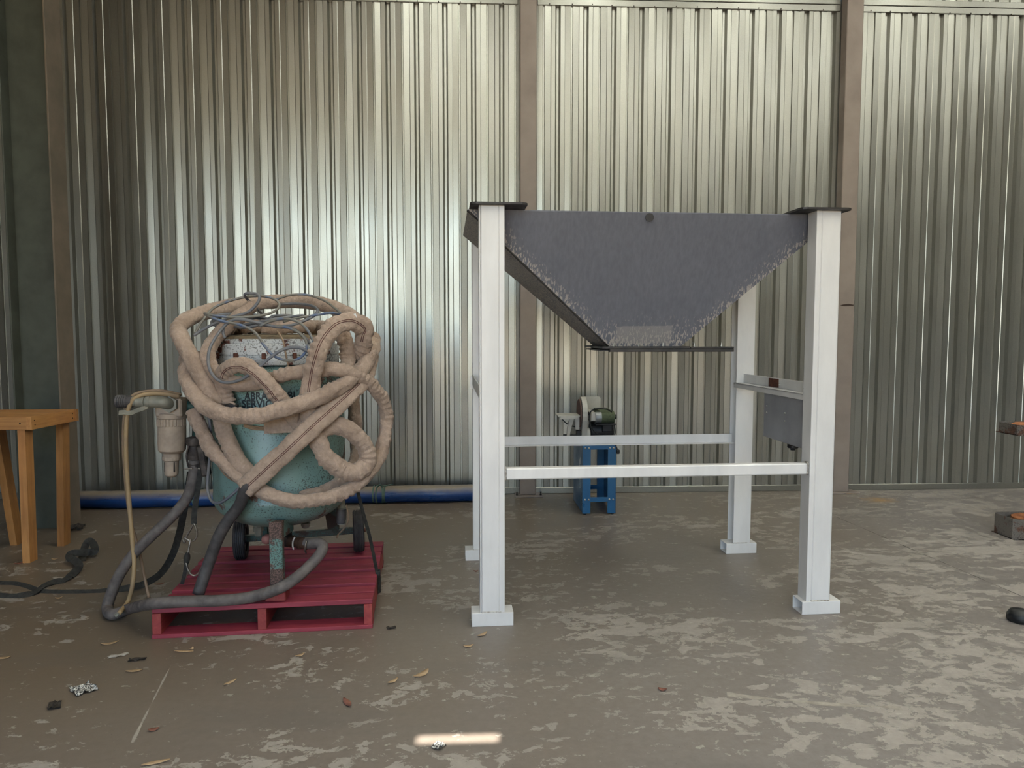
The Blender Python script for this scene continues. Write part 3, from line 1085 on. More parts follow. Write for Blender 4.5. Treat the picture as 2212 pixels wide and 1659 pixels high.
for (v, z) in ((0.66, 1.155), (0.66, 1.112), (0.40, 1.135), (0.40, 1.085)):
    obj('screw', MB().lathe([(0.006, 0), (0.005, 0.003), (0.002, 0.005)], (1.975, v, z), (-1, 0, 0), 8), 'bolt', pn)
obj('cable_gland', MB().lathe([(0.034, 0), (0.034, 0.028), (0.030, 0.032), (0.016, 0.034), (0.014, 0.046)], (2.03, 0.395, 0.948), (0, 0, -1), 16), 'black', pn, smooth='auto')
obj('lifting_lug', MB().prism([(1.178, 1.24), (1.192, 1.24), (1.192, 1.33), (1.178, 1.33)], 'x', 0.034, 0.052), 'silver', hs)

# ================================================================== BLUE STAND WITH SANDER
st = thing('machine_stand', 'blue sheet metal stand with open front by the back wall', 'stand', (1.095, 6.43, 0.0), radians(1.0))
FWD = 0.53


def stand_panel(v):
    """front or back frame: two legs and two rails cut from one sheet"""
    mb = MB()
    t = 0.004
    zb, zt = 0.012, 0.640
    hw0, hw1 = 0.152, 0.148
    for s in (-1, 1):
        q = [(s * hw0, zb), (s * (hw0 - 0.074), zb), (s * (hw1 - 0.070), zt), (s * hw1, zt)]
        if s < 0:
            q = q[::-1]
        mb.prism(q, 'y', v, v + t)
    mb.box(-0.079, 0.079, v - 0.001, v + t - 0.001, 0.594, zt)
    mb.box(-0.079, 0.079, v - 0.001, v + t - 0.001, 0.118, 0.160)
    return mb


obj('front_frame', stand_panel(0.0), 'blue', st)
obj('back_frame', stand_panel(FWD), 'blue', st)
for s in (-1, 1):
    obj('side_panel', MB().prism([(0.0, 0.02), (FWD, 0.02), (FWD, 0.64), (0.0, 0.64)], 'x', s * 0.150 - 0.002, s * 0.150 + 0.002), 'blue', st)
    for v in (0.02, FWD - 0.02):
        obj('foot', MB().lathe([(0.013, 0), (0.013, 0.012)], (s * 0.125, v, 0.0), (0, 0, 1), 10), 'black', st)
obj('top_plate', MB().box(-0.152, 0.152, -0.002, FWD + 0.006, 0.638, 0.644, 0.001), 'blue', st)
for i in range(3):
    obj('vent_mark', MB().box(-0.1535, -0.1515, 0.13 + i * 0.03, 0.14 + i * 0.03, 0.44 - i * 0.03, 0.50 - i * 0.02), 'white', st)
dome = mesh_of('bolt', MB().lathe([(0.0095, 0), (0.008, 0.004), (0.003, 0.006)], (0, 0, 0), (0, -1, 0), 10), 'bolt', True)
for z in (0.138, 0.606):
    for u in (-0.128, -0.094, 0.094, 0.128):
        inst(dome, 'bolt', st, (u, -0.001, z))

sd = thing('belt_disc_sander', 'grey belt and disc sander with green belt on the blue stand', 'sander', (1.095, 6.43, 0.644), radians(1.0))
# local: u right, v back, z up above the stand top
obj('base', MB().box(-0.125, 0.135, 0.04, 0.30, 0.0, 0.022, 0.006), 'black', sd)
mo = obj('motor', MB().lathe([(0.0, 0), (0.05, 0.002), (0.078, 0.012), (0.082, 0.03), (0.082, 0.20), (0.078, 0.215), (0.05, 0.225), (0.0, 0.226)], (-0.075, 0.13, 0.105), (1, 0, 0), 24, False), 'black', sd, smooth='auto')
for i in range(9):
    a = radians(200 + i * 16)
    c = Vector((0, 0.13 + cos(a) * 0.084, 0.105 + sin(a) * 0.084))
    obj('cooling_fin', MB().box(-0.03, 0.11, -0.0015, 0.0015, -0.006, 0.006).xform(Matrix.Translation(c) @ Matrix.Rotation(a - pi / 2, 4, 'X')), 'black', mo)
obj('switch_box', MB().box(0.03, 0.125, 0.04, 0.10, 0.10, 0.19, 0.008), 'black', mo)
hou = MB()
ring = [(0.13 + 0.036 * cos(a) - 0.0, 0.06 + 0.06 * sin(a)) for a in [pi + i * pi / 10 for i in range(11)]]
poly = [(0.055, 0.0), (0.225, 0.0), (0.232, 0.10)] + [(0.13 + 0.150 * cos(a), 0.265 + 0.150 * sin(a)) for a in [radians(-25 + i * 15) for i in range(16)]] + [(0.030, 0.10)]
obj('disc_guard', MB().prism(poly, 'x', -0.155, -0.110), 'grey_cast', sd)
obj('disc', MB().lathe([(0.0, 0), (0.128, 0), (0.130, 0.003), (0.130, 0.010)], (-0.170, 0.13, 0.265), (1, 0, 0), 32), 'disc', sd, smooth='auto')
obj('pulley_cover', MB().lathe([(0.058, 0), (0.064, 0.012), (0.064, 0.03), (0.05, 0.04)], (-0.110, 0.10, 0.075), (1, 0, 0), 20), 'grey_cast', sd, smooth='auto')
tb = obj('work_table', MB().prism([(-0.372, 0.03), (-0.172, 0.03), (-0.172, 0.25), (-0.372, 0.25)], 'z', 0.246, 0.254), 'grey_cast', sd)
obj('table_apron', MB().prism([(-0.345, 0.246), (-0.355, 0.222), (-0.215, 0.222), (-0.175, 0.246)], 'y', 0.028, 0.034), 'grey_cast', tb)
obj('table_arm', MB().prism([(-0.262, 0.225), (-0.222, 0.225), (-0.250, 0.130), (-0.262, 0.050), (-0.290, 0.050), (-0.282, 0.140)], 'y', 0.06, 0.085), 'grey_cast', tb)
obj('trunnion', MB().prism([(-0.215, 0.225), (-0.175, 0.238), (-0.175, 0.120), (-0.210, 0.130)], 'y', 0.05, 0.07), 'grey_cast', tb)
obj('table_shaft', MB().cyl((-0.318, 0.075, 0.070), (-0.150, 0.075, 0.070), 0.011, 12), 'black', tb, smooth='auto')
obj('clamp_knob', MB().lathe([(0.008, 0), (0.016, 0.004), (0.016, 0.026), (0.008, 0.03)], (-0.285, 0.072, 0.055), (0, 0, -1), 8), 'black', tb)
obj('shaft_block', MB().box(-0.20, -0.155, 0.05, 0.10, 0.065, 0.115, 0.004), 'black', tb)
# belt arm: two rollers with a flat belt between, lying towards the wall
bpoly = [(0.02, 0.0)]
bz, br = 0.235, 0.052
lo_ = [(0.045 + br * cos(a), bz + br * sin(a)) for a in [radians(90 + i * 18) for i in range(11)]]
hi_ = [(0.40 + br * cos(a), bz + br * sin(a)) for a in [radians(-90 + i * 18) for i in range(11)]]
bl = obj('belt', MB().prism(lo_ + hi_, 'x', 0.020, 0.138), 'belt', sd, smooth='auto')
obj('roller', MB().cyl((-0.030, 0.045, bz), (0.021, 0.045, bz), 0.050, 20), 'silverroll', sd, smooth='auto')
obj('roller_nut', MB().cyl((0.138, 0.045, bz + 0.005), (0.158, 0.045, bz + 0.005), 0.022, 8), 'black', sd)
obj('belt_frame', MB().box(-0.075, -0.030, 0.02, 0.42, bz - 0.03, bz + 0.045, 0.004), 'grey_cast', sd)
obj('belt_tray', MB().box(-0.035, 0.150, 0.0, 0.40, bz - 0.066, bz - 0.054, 0.002), 'black', sd)
obj('back_stop', MB().prism([(-0.10, 0.245), (0.085, 0.245), (0.085, 0.375), (0.072, 0.392), (-0.085, 0.392), (-0.10, 0.375)], 'y', 0.42, 0.428), 'grey_cast', sd)
obj('arbor', MB().cyl((-0.115, 0.13, 0.265), (-0.02, 0.13, 0.255), 0.016, 10), 'darkfit', sd)
cord = [(0.105, -0.02, 0.33 - 0.04), (0.05, -0.03, 0.318), (-0.03, -0.03, 0.322), (-0.085, -0.02, 0.295), (-0.095, -0.02, 0.22), (-0.08, -0.02, 0.15), (-0.03, -0.02, 0.10), (0.03, -0.02, 0.06), (0.06, -0.01, 0.02)]
obj('power_cord', MB().tube(cord, 0.0055, 8, 8), 'black', sd, smooth=True)
obj('power_cord', MB().tube([(0.135, 0.02, 0.17), (0.142, 0.0, 0.11), (0.130, -0.01, 0.05), (0.150, -0.004, -0.02), (0.166, -0.004, -0.055)], 0.005, 8, 8), 'black', sd, smooth=True)
obj('plug', MB().box(0.152, 0.182, -0.02, 0.01, -0.09, -0.05, 0.006), 'black', sd)
obj('power_cord', MB().tube([(-0.16, 0.10, 0.13), (-0.26, 0.12, 0.16), (-0.31, 0.14, 0.20), (-0.34, 0.15, 0.245)], 0.005, 8, 8), 'black', sd, smooth=True)

# ================================================================== BLUE ROLL ALONG THE WALL
ty0, ty1, tr_ = 6.88, 7.03, 0.082
roll = thing('tarp_roll', 'long blue tarpaulin roll tied with green twine on the floor by the wall', 'tarp', (-1.9, 6.95, 0.0))
tp = [(-3.95 + i * 0.26, ty0 - 0.01 + (ty1 - ty0) * i / 15 + 0.006 * sin(i * 1.3), tr_ + 0.002 * sin(i * 2.1) + 0.002) for i in range(16)]
tp.append((0.02, ty1, tr_ + 0.002))
obj('rolled_sheet', MB().tube(tp, tr_ * 0.98, 28, 4, wr=0.035, wf=5, seed=3), 'tarp', roll, world=True, smooth=True)
for (px_, n_) in ((824, 4), (432, 3)):
    for i in range(n_):
        pc = aty(px_ + (i - n_ / 2) * 8, 1070, 6.95)
        yy = ty0 + (ty1 - ty0) * (pc.x + 3.95) / 3.95 - 0.008
        lean = random.uniform(-0.02, 0.02)
        pts = [(pc.x + lean * cos(a), yy + (tr_ + 0.004) * cos(a), tr_ + 0.004 + (tr_ + 0.0035) * sin(a)) for a in [k2 * 2 * pi / 16 for k2 in range(17)]]
        rb_ = ribbon(pts, 0.014, 0.002, up=lambda t: (0, cos(t * 2 * pi), sin(t * 2 * pi)), seg=3)
        obj('twine', rb_, 'greentape', roll, world=True)
kb = aty(822, 1055, 6.95)
obj('knot', MB().tube([(kb.x - 0.03, 6.93, 0.165), (kb.x, 6.92, 0.195), (kb.x + 0.02, 6.93, 0.175), (kb.x + 0.12, 6.95, 0.19)], 0.006, 6, 5), 'greentape', roll, world=True, smooth=True)

# ================================================================== TIMBER TABLE AT THE LEFT
tbz = 1.048
tt = thing('timber_stand', 'small pine timber bench on splayed legs at the left edge', 'bench', (-3.38, 5.5, 0.0))
X0t, X1t, Y0t, Y1t = -3.70, -3.125, 5.23, 5.76
obj('front_rail', MB().box(X0t, X1t - 0.020, Y0t, Y0t + 0.035, tbz - 0.09, tbz, 0.002), 'pine_x', tt, world=True)
obj('back_rail', MB().box(X0t, X1t - 0.020, Y1t - 0.035, Y1t, tbz - 0.09, tbz, 0.002), 'pine_x', tt, world=True)
obj('end_rail', MB().prism([(X1t - 0.035, Y0t - 0.002), (X1t, Y0t - 0.002), (X1t + 0.022, Y1t), (X1t - 0.02, Y1t)], 'z', tbz - 0.09, tbz + 0.001), 'pine_y', tt, world=True)
obj('end_cap', MB().box(X1t + 0.0225, X1t + 0.034, Y1t - 0.02, Y1t + 0.01, tbz - 0.09, tbz + 0.002, 0.001), 'pine', tt, world=True)
for i in range(4):
    a = Y0t + 0.036 + i * 0.115
    obj('top_board', MB().box(X0t + 0.01, X1t - 0.037, a, a + 0.112, tbz - 0.022, tbz - 0.002, 0.002), 'pine_x', tt, world=True)


def tleg(top, bot, w=0.052, d=0.09):
    top, bot = Vector(top), Vector(bot)
    mb = MB()
    vs = [(p.x + a * w / 2, p.y + b * d / 2, p.z) for p in (bot, top) for (a, b) in ((-1, -1), (1, -1), (1, 1), (-1, 1))]
    return mb.add(vs, [(3, 2, 1, 0), (4, 5, 6, 7)] + [(i, (i + 1) % 4, 4 + (i + 1) % 4, 4 + i) for i in range(4)])


for (bx, by, tx, tyy) in ((-3.215, 5.29, -3.205, 5.285), (-3.205, 5.70, -3.175, 5.70), (-3.58, 5.74, -3.66, 5.70), (-3.66, 5.30, -3.67, 5.285)):
    obj('leg', tleg((tx, tyy, tbz - 0.09), (bx, by, 0.0)), 'pine', tt, world=True)
for (px_, py_) in ((43, 915), (66, 913), (66, 921), (150, 892), (150, 898)):
    q = aty(px_, py_, Y0t) if px_ < 55 else None
    if q:
        obj('nail', MB().lathe([(0.006, 0), (0.006, 0.001)], (q.x, Y0t, q.z), (0, -1, 0), 8), 'knot', tt, world=True)
for (yy, zz) in ((5.26, 1.02), (5.265, 0.99), (5.71, 1.02), (5.71, 0.985)):
    obj('nail', MB().lathe([(0.005, 0), (0.005, 0.002)], (X1t + 0.0225 * (yy - Y0t) / (Y1t - Y0t), yy, zz), (1, 0, 0), 8), 'knot', tt, world=True)

# ================================================================== RED PALLET
PA = radians(4.23)
PZ = 0.163
pl = thing('pallet', 'red stained timber pallet under the blast pot', 'pallet', (-1.745, 3.878, 0.0), PA)
PS = 1.165
for u in (0.002, 0.548, PS - 0.048):
    obj('bearer', MB().box(u, u + 0.046, 0.006, PS - 0.006, 0.022, PZ - 0.028, 0.002), 'redwood_v', pl)
for v in (0.0, 0.53, PS - 0.12):
    obj('bottom_board', MB().box(0.0, PS, v, v + 0.12, 0.0, 0.022, 0.002), 'redwood', pl)
nb = 9
bw = PS / nb
for i in range(nb):
    du = random.uniform(-0.006, 0.006)
    dz = (0.0, -0.004, 0.002, -0.003, 0.002, -0.004, 0.003, -0.002, 0.0)[i]
    gp = 0.026 + random.uniform(0, 0.012)
    mb = MB()
    x0_, x1_ = (0.0 if i == 0 else 0.012 + du), PS + du * 0.4
    mb.box(x0_, x1_, i * bw + gp / 2, (i + 1) * bw - gp / 2, PZ - 0.028, PZ + dz, 0.003)
    obj('top_board', mb, 'redwood', pl)

# ================================================================== BLAST POT
TC = Vector((-1.19, 4.42, 0))
TR = 0.382
bp_ = thing('blast_pot', 'teal abrasive blast pot with rusted white lid ring standing on the red pallet', 'blast pot', (TC.x, TC.y, PZ))
prof = []
zb0, zb1 = 0.485, 0.66
for i in range(9):
    a = i / 8 * pi / 2
    prof.append((max(0.002, TR * sin(a)), zb1 - (zb1 - zb0) * cos(a)))
prof += [(TR + 0.003, 0.665), (TR + 0.003, 0.69), (TR, 0.695), (TR, 1.33)]
for i in range(1, 8):
    a = i / 8 * pi / 2
    prof.append((0.30 + (TR - 0.30) * cos(a), 1.33 + 0.13 * sin(a)))
tank = obj('tank', MB().lathe(prof, (TC.x, TC.y, 0), (0, 0, 1), 64), 'tank', bp_, world=True, smooth=True)
ringp = [(0.30, 1.455), (0.352, 1.457), (0.355, 1.462), (0.355, 1.505), (0.349, 1.507), (0.349, 1.512), (0.355, 1.514), (0.355, 1.572), (0.350, 1.577), (0.30, 1.577)]
lid = obj('lid_ring', MB().lathe(ringp, (TC.x, TC.y, 0), (0, 0, 1), 64, False), 'lid', bp_, world=True, smooth='auto')
lp2 = [(0.31, 1.575), (0.325, 1.578), (0.325, 1.612), (0.31, 1.62), (0.2, 1.628), (0.002, 1.632)]
obj('lid', MB().lathe(lp2, (TC.x, TC.y, 0), (0, 0, 1), 48), 'lidtop', bp_, world=True, smooth='auto')
obj('lid_band', MB().lathe([(0.31, 1.577), (0.333, 1.578), (0.334, 1.60), (0.325, 1.603)], (TC.x, TC.y, 0), (0, 0, 1), 48, False), 'lid', bp_, world=True, smooth='auto')
for i in range(6):
    a = radians(195 + i * 26)
    c = TC + Vector((cos(a) * 0.360, sin(a) * 0.360, 1.509))
    obj('clamp_lug', MB().box(-0.014, 0.014, -0.010, 0.010, -0.016, 0.016, 0.003).xform(Matrix.Translation(c) @ Matrix.Rotation(a, 4, 'Z')), 'rustpatch', lid, world=True)
# lettering laid round the tank


def lettering(body, size, px0, px1, py0, name):
    """letters bent round the tank; px0..px1 say where the line starts and ends, py0 its baseline"""
    cu = bpy.data.curves.new(name, 'FONT')
    cu.body = body
    cu.size = 1.0
    cu.offset = 0.026
    cu.extrude = 0.0
    cu.space_character = 1.04
    to = bpy.data.objects.new(name, cu)
    COL.objects.link(to)
    dg = bpy.context.evaluated_depsgraph_get()
    me = bpy.data.meshes.new_from_object(to.evaluated_get(dg))
    bpy.data.objects.remove(to)
    vs = [v.co.copy() for v in me.vertices]
    fs = [tuple(p.vertices) for p in me.polygons]
    bpy.data.meshes.remove(me)
    xa, xb = min(v.x for v in vs), max(v.x for v in vs)

    def hit(px_, py_):
        d = ray(px_, py_)
        o = _C - Vector((TC.x, TC.y, 0))
        a = d.x ** 2 + d.y ** 2
        b = 2 * (o.x * d.x + o.y * d.y)
        c = o.x ** 2 + o.y ** 2 - (TR + 0.0015) ** 2
        t = (-b - sqrt(b * b - 4 * a * c)) / (2 * a)
        return _C + d * t
    A, B = hit(px0, py0), hit(px1, py0)
    ang = lambda p: math.atan2(p.y - TC.y, p.x - TC.x)
    a0, a1 = ang(A), ang(B)
    z0 = A.z
    s = (a1 - a0) * TR / (xb - xa)
    mb = MB()
    nv = []
    for v in vs:
        a = a0 + (v.x - xa) / (xb - xa) * (a1 - a0)
        z = z0 + v.y * size
        nv.append(Vector((TC.x + cos(a) * (TR + 0.0015), TC.y + sin(a) * (TR + 0.0015), z)))
    mb.add(nv, fs)
    o = obj('lettering', mb, 'text', tank, world=True)
    return o


lettering('ABRASIVE BLASTING', 0.058, 528, 702, 863, 'line_one')['label'] = 'black words ABRASIVE BLASTING'
lettering('SERVICES', 0.058, 523, 610, 880, 'line_two')['label'] = 'black word SERVICES'
lettering('PTY. LTD.', 0.024, 548, 580, 888, 'line_three')['label'] = 'black words PTY. LTD.'

# legs, axle, wheels
obj('front_leg', MB().box(-1.145, -1.075, 3.985, 4.035, PZ + 0.05, 0.60, 0.004), 'leg_rust', bp_, world=True)
obj('foot_block', MB().box(-1.165, -1.055, 3.955, 4.055, PZ + 0.004, PZ + 0.058, 0.004), 'redwood_v', bp_, world=True)
obj('leg_bracket', MB().prism([(4.034, 0.50), (4.25, 0.48), (4.25, 0.56), (4.034, 0.598)], 'x', -1.140, -1.080), 'leg_rust', bp_, world=True)
wl_c = Vector((-1.545, 4.75, PZ + 0.128))
wr_c = Vector((-0.805, 4.885, PZ + 0.140))
axd = (wr_c - wl_c).normalized()
obj('axle', MB().box(0, (wr_c - wl_c).length, -0.02, 0.02, -0.02, 0.02, 0.003).xform(Matrix.Translation(wl_c + Vector((0, 0, 0.004))) @ axd.to_track_quat('X', 'Z').to_matrix().to_4x4()), 'tankdark', bp_, world=True)


def wheel(c, r, w):
    a = axd
    tp_ = [(r * 0.62, -w * 0.42), (r * 0.9, -w * 0.5), (r * 0.985, -w * 0.40)]
    for i in range(5):
        x0_ = -w * 0.36 + i * w * 0.155
        tp_ += [(r, x0_), (r, x0_ + w * 0.09), (r * 0.965, x0_ + w * 0.10), (r * 0.965, x0_ + w * 0.145)]
    tp_ += [(r * 0.985, w * 0.42), (r * 0.9, w * 0.5), (r * 0.62, w * 0.42)]
    ty = obj('wheel', MB().lathe(tp_, c, a, 40, False), 'tyre', bp_, world=True, smooth='auto')
    obj('hub', MB().lathe([(0.0, -w * 0.46), (r * 0.2, -w * 0.46), (r * 0.22, -w * 0.3), (r * 0.62, -w * 0.32), (r * 0.64, 0), (r * 0.62, w * 0.32), (r * 0.22, w * 0.3), (r * 0.2, w * 0.5), (0.0, w * 0.5)], c, a, 24, False), 'rubberdark', ty, world=True, smooth='auto')
    obj('axle_end', MB().cyl(c - a * w * 0.65, c + a * w * 0.65, 0.012, 10), 'rustpatch', ty, world=True)


wheel(wl_c + Vector((0, 0, 0.0)), 0.128, 0.075)
wheel(wr_c, 0.140, 0.072)
for c, s in ((wl_c + axd * 0.14, 1), (wr_c - axd * 0.16, -1)):
    obj('rear_bracket', MB().add([(c.x - 0.035, c.y - 0.02, c.z), (c.x + 0.035, c.y - 0.02, c.z), (c.x + 0.02 + s * 0.05 - 0.05 * s, c.y - 0.06, 0.60), (c.x - 0.07, c.y - 0.06, 0.60),
                                  (c.x - 0.035, c.y + 0.012, c.z), (c.x + 0.035, c.y + 0.012, c.z), (c.x + 0.02, c.y - 0.03, 0.60), (c.x - 0.07, c.y - 0.03, 0.60)],
                                 [(0, 1, 2, 3), (4, 7, 6, 5), (0, 4, 5, 1), (1, 5, 6, 2), (2, 6, 7, 3), (3, 7, 4, 0)]), 'tankdark', bp_, world=True)
# valves and fittings below
f1 = aty(558, 1135, 4.45)
un = obj('union', MB().lathe([(0.024, 0), (0.024, 0.03), (0.032, 0.03), (0.032, 0.055), (0.027, 0.055), (0.027, 0.065), (0.033, 0.065), (0.033, 0.09), (0.022, 0.09), (0.022, 0.16)], (f1.x, f1.y, f1.z - 0.062), (0, 0, 1), 8), 'pipe', bp_, world=True)
f2 = aty(660, 1128, 4.45)
obj('union', MB().lathe([(0.018, 0), (0.026, 0.012), (0.030, 0.03), (0.02, 0.035), (0.02, 0.10)], (f2.x, f2.y, f2.z - 0.035), (0, 0, 1), 12), 'pipe', bp_, world=True, smooth='auto')
vk = aty(577, 1165, 4.18)
vb = aty(622, 1168, 4.27)
val = obj('metering_valve', MB().cyl(vk + Vector((0.02, 0.02, 0)), vb + Vector((0.03, 0, -0.005)), 0.036, 16), 'darkfit', bp_, world=True, smooth='auto')
obj('drop_pipe', MB().lathe([(0.03, 0), (0.03, 0.06), (0.038, 0.06), (0.038, 0.11), (0.03, 0.11), (0.03, 0.24)], (vb.x - 0.01, vb.y + 0.02, vb.z + 0.0), (0, 0, 1), 16), 'darkfit', val, world=True, smooth='auto')
obj('knob', MB().lathe([(0.0, -0.032), (0.02, -0.026), (0.028, -0.01), (0.03, 0.0), (0.026, 0.016), (0.012, 0.024)], vk, (1, 0.1, 0), 16, False), 'pinkknob', val, world=True, smooth=True)
vn0, vn1 = aty(626, 1168, 4.22), aty(664, 1176, 4.17)
obj('nipple', MB().lathe([(0.033, 0), (0.033, 0.025), (0.03, 0.03), (0.03, 0.06), (0.036, 0.062), (0.036, 0.085), (0.031, 0.088), (0.031, (vn1 - vn0).length)], vn0, vn1 - vn0, 16), 'brass', val, world=True, smooth='auto')
wt = aty(632, 1164, 4.19)
obj('cable_tie', MB().tube([aty(637, 1160, 4.17), aty(633, 1168, 4.165), aty(632, 1178, 4.165), aty(634, 1187, 4.168)], 0.005, 6, 4), 'white', val, world=True, smooth=True)
# side outlet on the right
so = aty(742, 1045, 4.45)
obj('outlet_pipe', MB().lathe([(0.028, 0), (0.028, 0.10), (0.021, 0.105), (0.021, 0.17), (0.026, 0.175), (0.026, 0.215), (0.032, 0.22), (0.032, 0.30)], (aty(738, 1132, 4.50)), (0.02, 0, 1), 16), 'pipe', bp_, world=True, smooth='auto')
obj('outlet_sleeve', MB().lathe([(0.018, 0), (0.029, 0.012), (0.029, 0.10)], aty(737, 1133, 4.496), (0.03, 0, 1), 16), 'rubberdark', bp_, world=True, smooth='auto')
obj('side_pipe', MB().tube([aty(470, 1075, 4.45), aty(466, 1030, 4.47), aty(463, 980, 4.48), aty(464, 930, 4.48)], 0.018, 12, 6), 'tankdark', bp_, world=True, smooth=True)

# moisture separator on the left, fixed to the tank by its pipe
SY = 4.32
q = lambda x_, y_, Y=SY: aty(x_, y_, Y)
ppm = (q(500, 900) - q(400, 900)).length / 100.0       # metres per photo pixel there
hd = q(374, 878)
sep = obj('moisture_separator', MB().box(-0.075, 0.075, -0.07, 0.07, -0.055, 0.050, 0.008).xform(Matrix.Translation(hd)), 'dustymetal', bp_, world=True)
ax_ = q(371, 900)
tilt = Vector((-0.035, 0, -1)).normalized()
obj('collar', MB().lathe([(0.078, 0), (0.084, 0.004), (0.084, 0.030), (0.078, 0.034)], ax_ + Vector((0.004, 0, 0.025)), tilt, 32), 'dustymetal', sep, world=True, smooth='auto')
obj('bowl', MB().lathe([(0.076, 0), (0.077, 0.14), (0.075, 0.19), (0.060, 0.205), (0.050, 0.207), (0.050, 0.232)], ax_ + Vector((0.002, 0, -0.006)), tilt, 32), 'dustymetal', sep, world=True, smooth='auto')
for i in range(14):
    a = radians(180 + i * 14)
    c = ax_ + tilt * 0.030 + Vector((cos(a) * 0.077, sin(a) * 0.077, 0))
    obj('rib', MB().box(-0.004, 0.004, -0.007, 0.007, -0.022, 0.022, 0.002).xform(Matrix.Translation(c) @ Matrix.Rotation(a, 4, 'Z')), 'dustymetal', sep, world=True)
dc = ax_ + tilt * 0.232
obj('drain_cap', MB().lathe([(0.049, 0), (0.052, 0.004), (0.052, 0.022), (0.046, 0.026)], dc, tilt, 16), 'dustymetal', sep, world=True)
cup = obj('drain_cup', MB().lathe([(0.040, 0), (0.039, 0.07), (0.036, 0.088), (0.022, 0.100), (0.004, 0.103), (0.004, 0.115)], dc + tilt * 0.024, tilt, 20), 'dustymetal', sep, world=True, smooth='auto')
for s in (-1, 1):
    c = dc + tilt * 0.062 + Vector((s * 0.026, -0.0275, 0))
    obj('slot', MB().box(-0.005, 0.005, -0.003, 0.003, -0.03, 0.03, 0.002).xform(Matrix.Translation(c) @ Matrix.Rotation(s * radians(43), 4, 'Z')), 'darkfit', sep, world=True)
obj('elbow', MB().tube([q(366, 872, SY - 0.075), q(360, 871, SY - 0.105), q(350, 869, SY - 0.12), q(335, 868, SY - 0.12), q(322, 868, SY - 0.12)], 0.034, 16, 5), 'pipe', sep, world=True, smooth=True)
obj('hex_nut', MB().lathe([(0.048, 0), (0.048, 0.022)], q(368, 873, SY - 0.072), (0, -1, 0), 6), 'pipe', sep, world=True)
obj('ball_valve', MB().lathe([(0.036, 0), (0.036, 0.02), (0.031, 0.022), (0.031, 0.028), (0.036, 0.030), (0.036, 0.075), (0.030, 0.08), (0.028, 0.14)], q(326, 868, SY - 0.12), q(290, 867, SY - 0.12) - q(326, 868, SY - 0.12), 16), 'pipe', sep, world=True, smooth='auto')
obj('hose_thread', MB().lathe([(0.034, 0), (0.034, 0.03)] + [(0.034 + 0.004 * (i % 2), 0.03 + i * 0.006) for i in range(11)], q(287, 867, SY - 0.12), (-1, 0, 0), 16), 'rubberdark', sep, world=True)
obj('valve_handle', ribbon([q(318, 878, SY - 0.14), q(308, 883, SY - 0.15), q(296, 887, SY - 0.15), q(284, 892, SY - 0.15), q(270, 891, SY - 0.15), q(257, 892, SY - 0.15)], 0.028, 0.006, (0, -1, 0.6)), 'pipe', sep, world=True)
obj('bracket_pipe', MB().tube([hd + Vector((0.07, 0.02, 0.0)), hd + Vector((0.16, 0.06, -0.01)), Vector((TC.x - TR + 0.01, TC.y, hd.z - 0.02))], 0.03, 12, 6), 'tankdark', sep, world=True, smooth=True)
obj('drop_tube', MB().cyl(q(430, 905, 4.42), q(428, 955, 4.42), 0.036, 14), 'tankdark', sep, world=True, smooth='auto')

# ================================================================== HOSES AND CABLES OVER THE POT
def hp(cx, cy, d=0.05, k=1.0):
    """photo point -> place on the bulge of hoses round the tank; cx, cy as read off the enlarged view"""
    px_, py_ = 200 + cx / 3.16, 600 + cy / 3.16
    Y = 4.05
    for _ in range(6):
        X = aty(px_, py_, Y).x
        Y = TC.y - (0.40 + d) * sqrt(max(0.015, 1 - ((X - TC.x) / 0.68) ** 2))
    return aty(px_, py_, Y)


def hy(cx, cy, Y):
    return aty(200 + cx / 3.16, 600 + cy / 3.16, Y)


def back(ang, r, z):
    a = radians(ang)
    return TC + Vector((cos(a) * r, sin(a) * r, z))


def sleeve(name, pts, r, label, flat=(1.0, 1.0), seed=0, fold=0.12, stitch=None, n=20, wr=0.22, grp='canvas sleeved hoses draped over the blast pot'):
    mb = MB().tube(pts, r, n, 14, flat=flat, wr=wr, wf=15, seed=seed, fold=fold)
    root = thing(name, label, 'hose', tuple(Vector(pts[0]) * 1.0), 0.0, grp)
    obj('canvas_sleeve', mb, 'canvas', root, world=True, smooth=True)
    if stitch:
        a0, a1, off = stitch
        rings = sweep(pts, r, n, 14, flat, None, wr, 15, seed, fold)
        m = len(rings)
        for kk in off:
            path = []
            i0, i1 = int(a0 * (m - 1)), int(a1 * (m - 1))
            for i in range(i0, i1 + 1, 2):
                c = sum(rings[i], Vector()) / n
                k0 = kk % n
                kf = int(math.floor(k0))
                p = rings[i][kf % n].lerp(rings[i][(kf + 1) % n], k0 - kf)
                path.append(p + (p - c).normalized() * 0.0005)
            if len(path) > 2:
                obj('stitching', MB().tube(path, 0.0019, 5, 1), 'stitch', root, world=True)
    return root


# A: flat sleeve slanting across the front, up the right side, over the top and down the left
A_pts = [hp(1035, 1445, 0.11), hp(1180, 1310, 0.12), hp(1340, 1165, 0.13), hp(1500, 1015, 0.13), hp(1640, 890, 0.12), hp(1760, 780, 0.09), hp(1845, 690, 0.03), hy(1885, 590, 4.25), hy(1895, 480, 4.36), hy(1860, 370, 4.50),
         hy(1760, 260, 4.66), hy(1600, 190, 4.76), hy(1400, 160, 4.80), hy(1200, 165, 4.78), hy(1000, 185, 4.66), hy(860, 215, 4.50), hy(740, 245, 4.36), hy(640, 290, 4.24), hy(585, 350, 4.17), hp(610, 430, 0.02), hp(675, 545, 0.05), hp(745, 680, 0.06), hp(810, 800, 0.05), hp(860, 910, 0.03),
         hp(890, 1020, 0.03), hp(940, 1150, 0.04), hp(1000, 1260, 0.04), hp(1060, 1330, 0.03)]
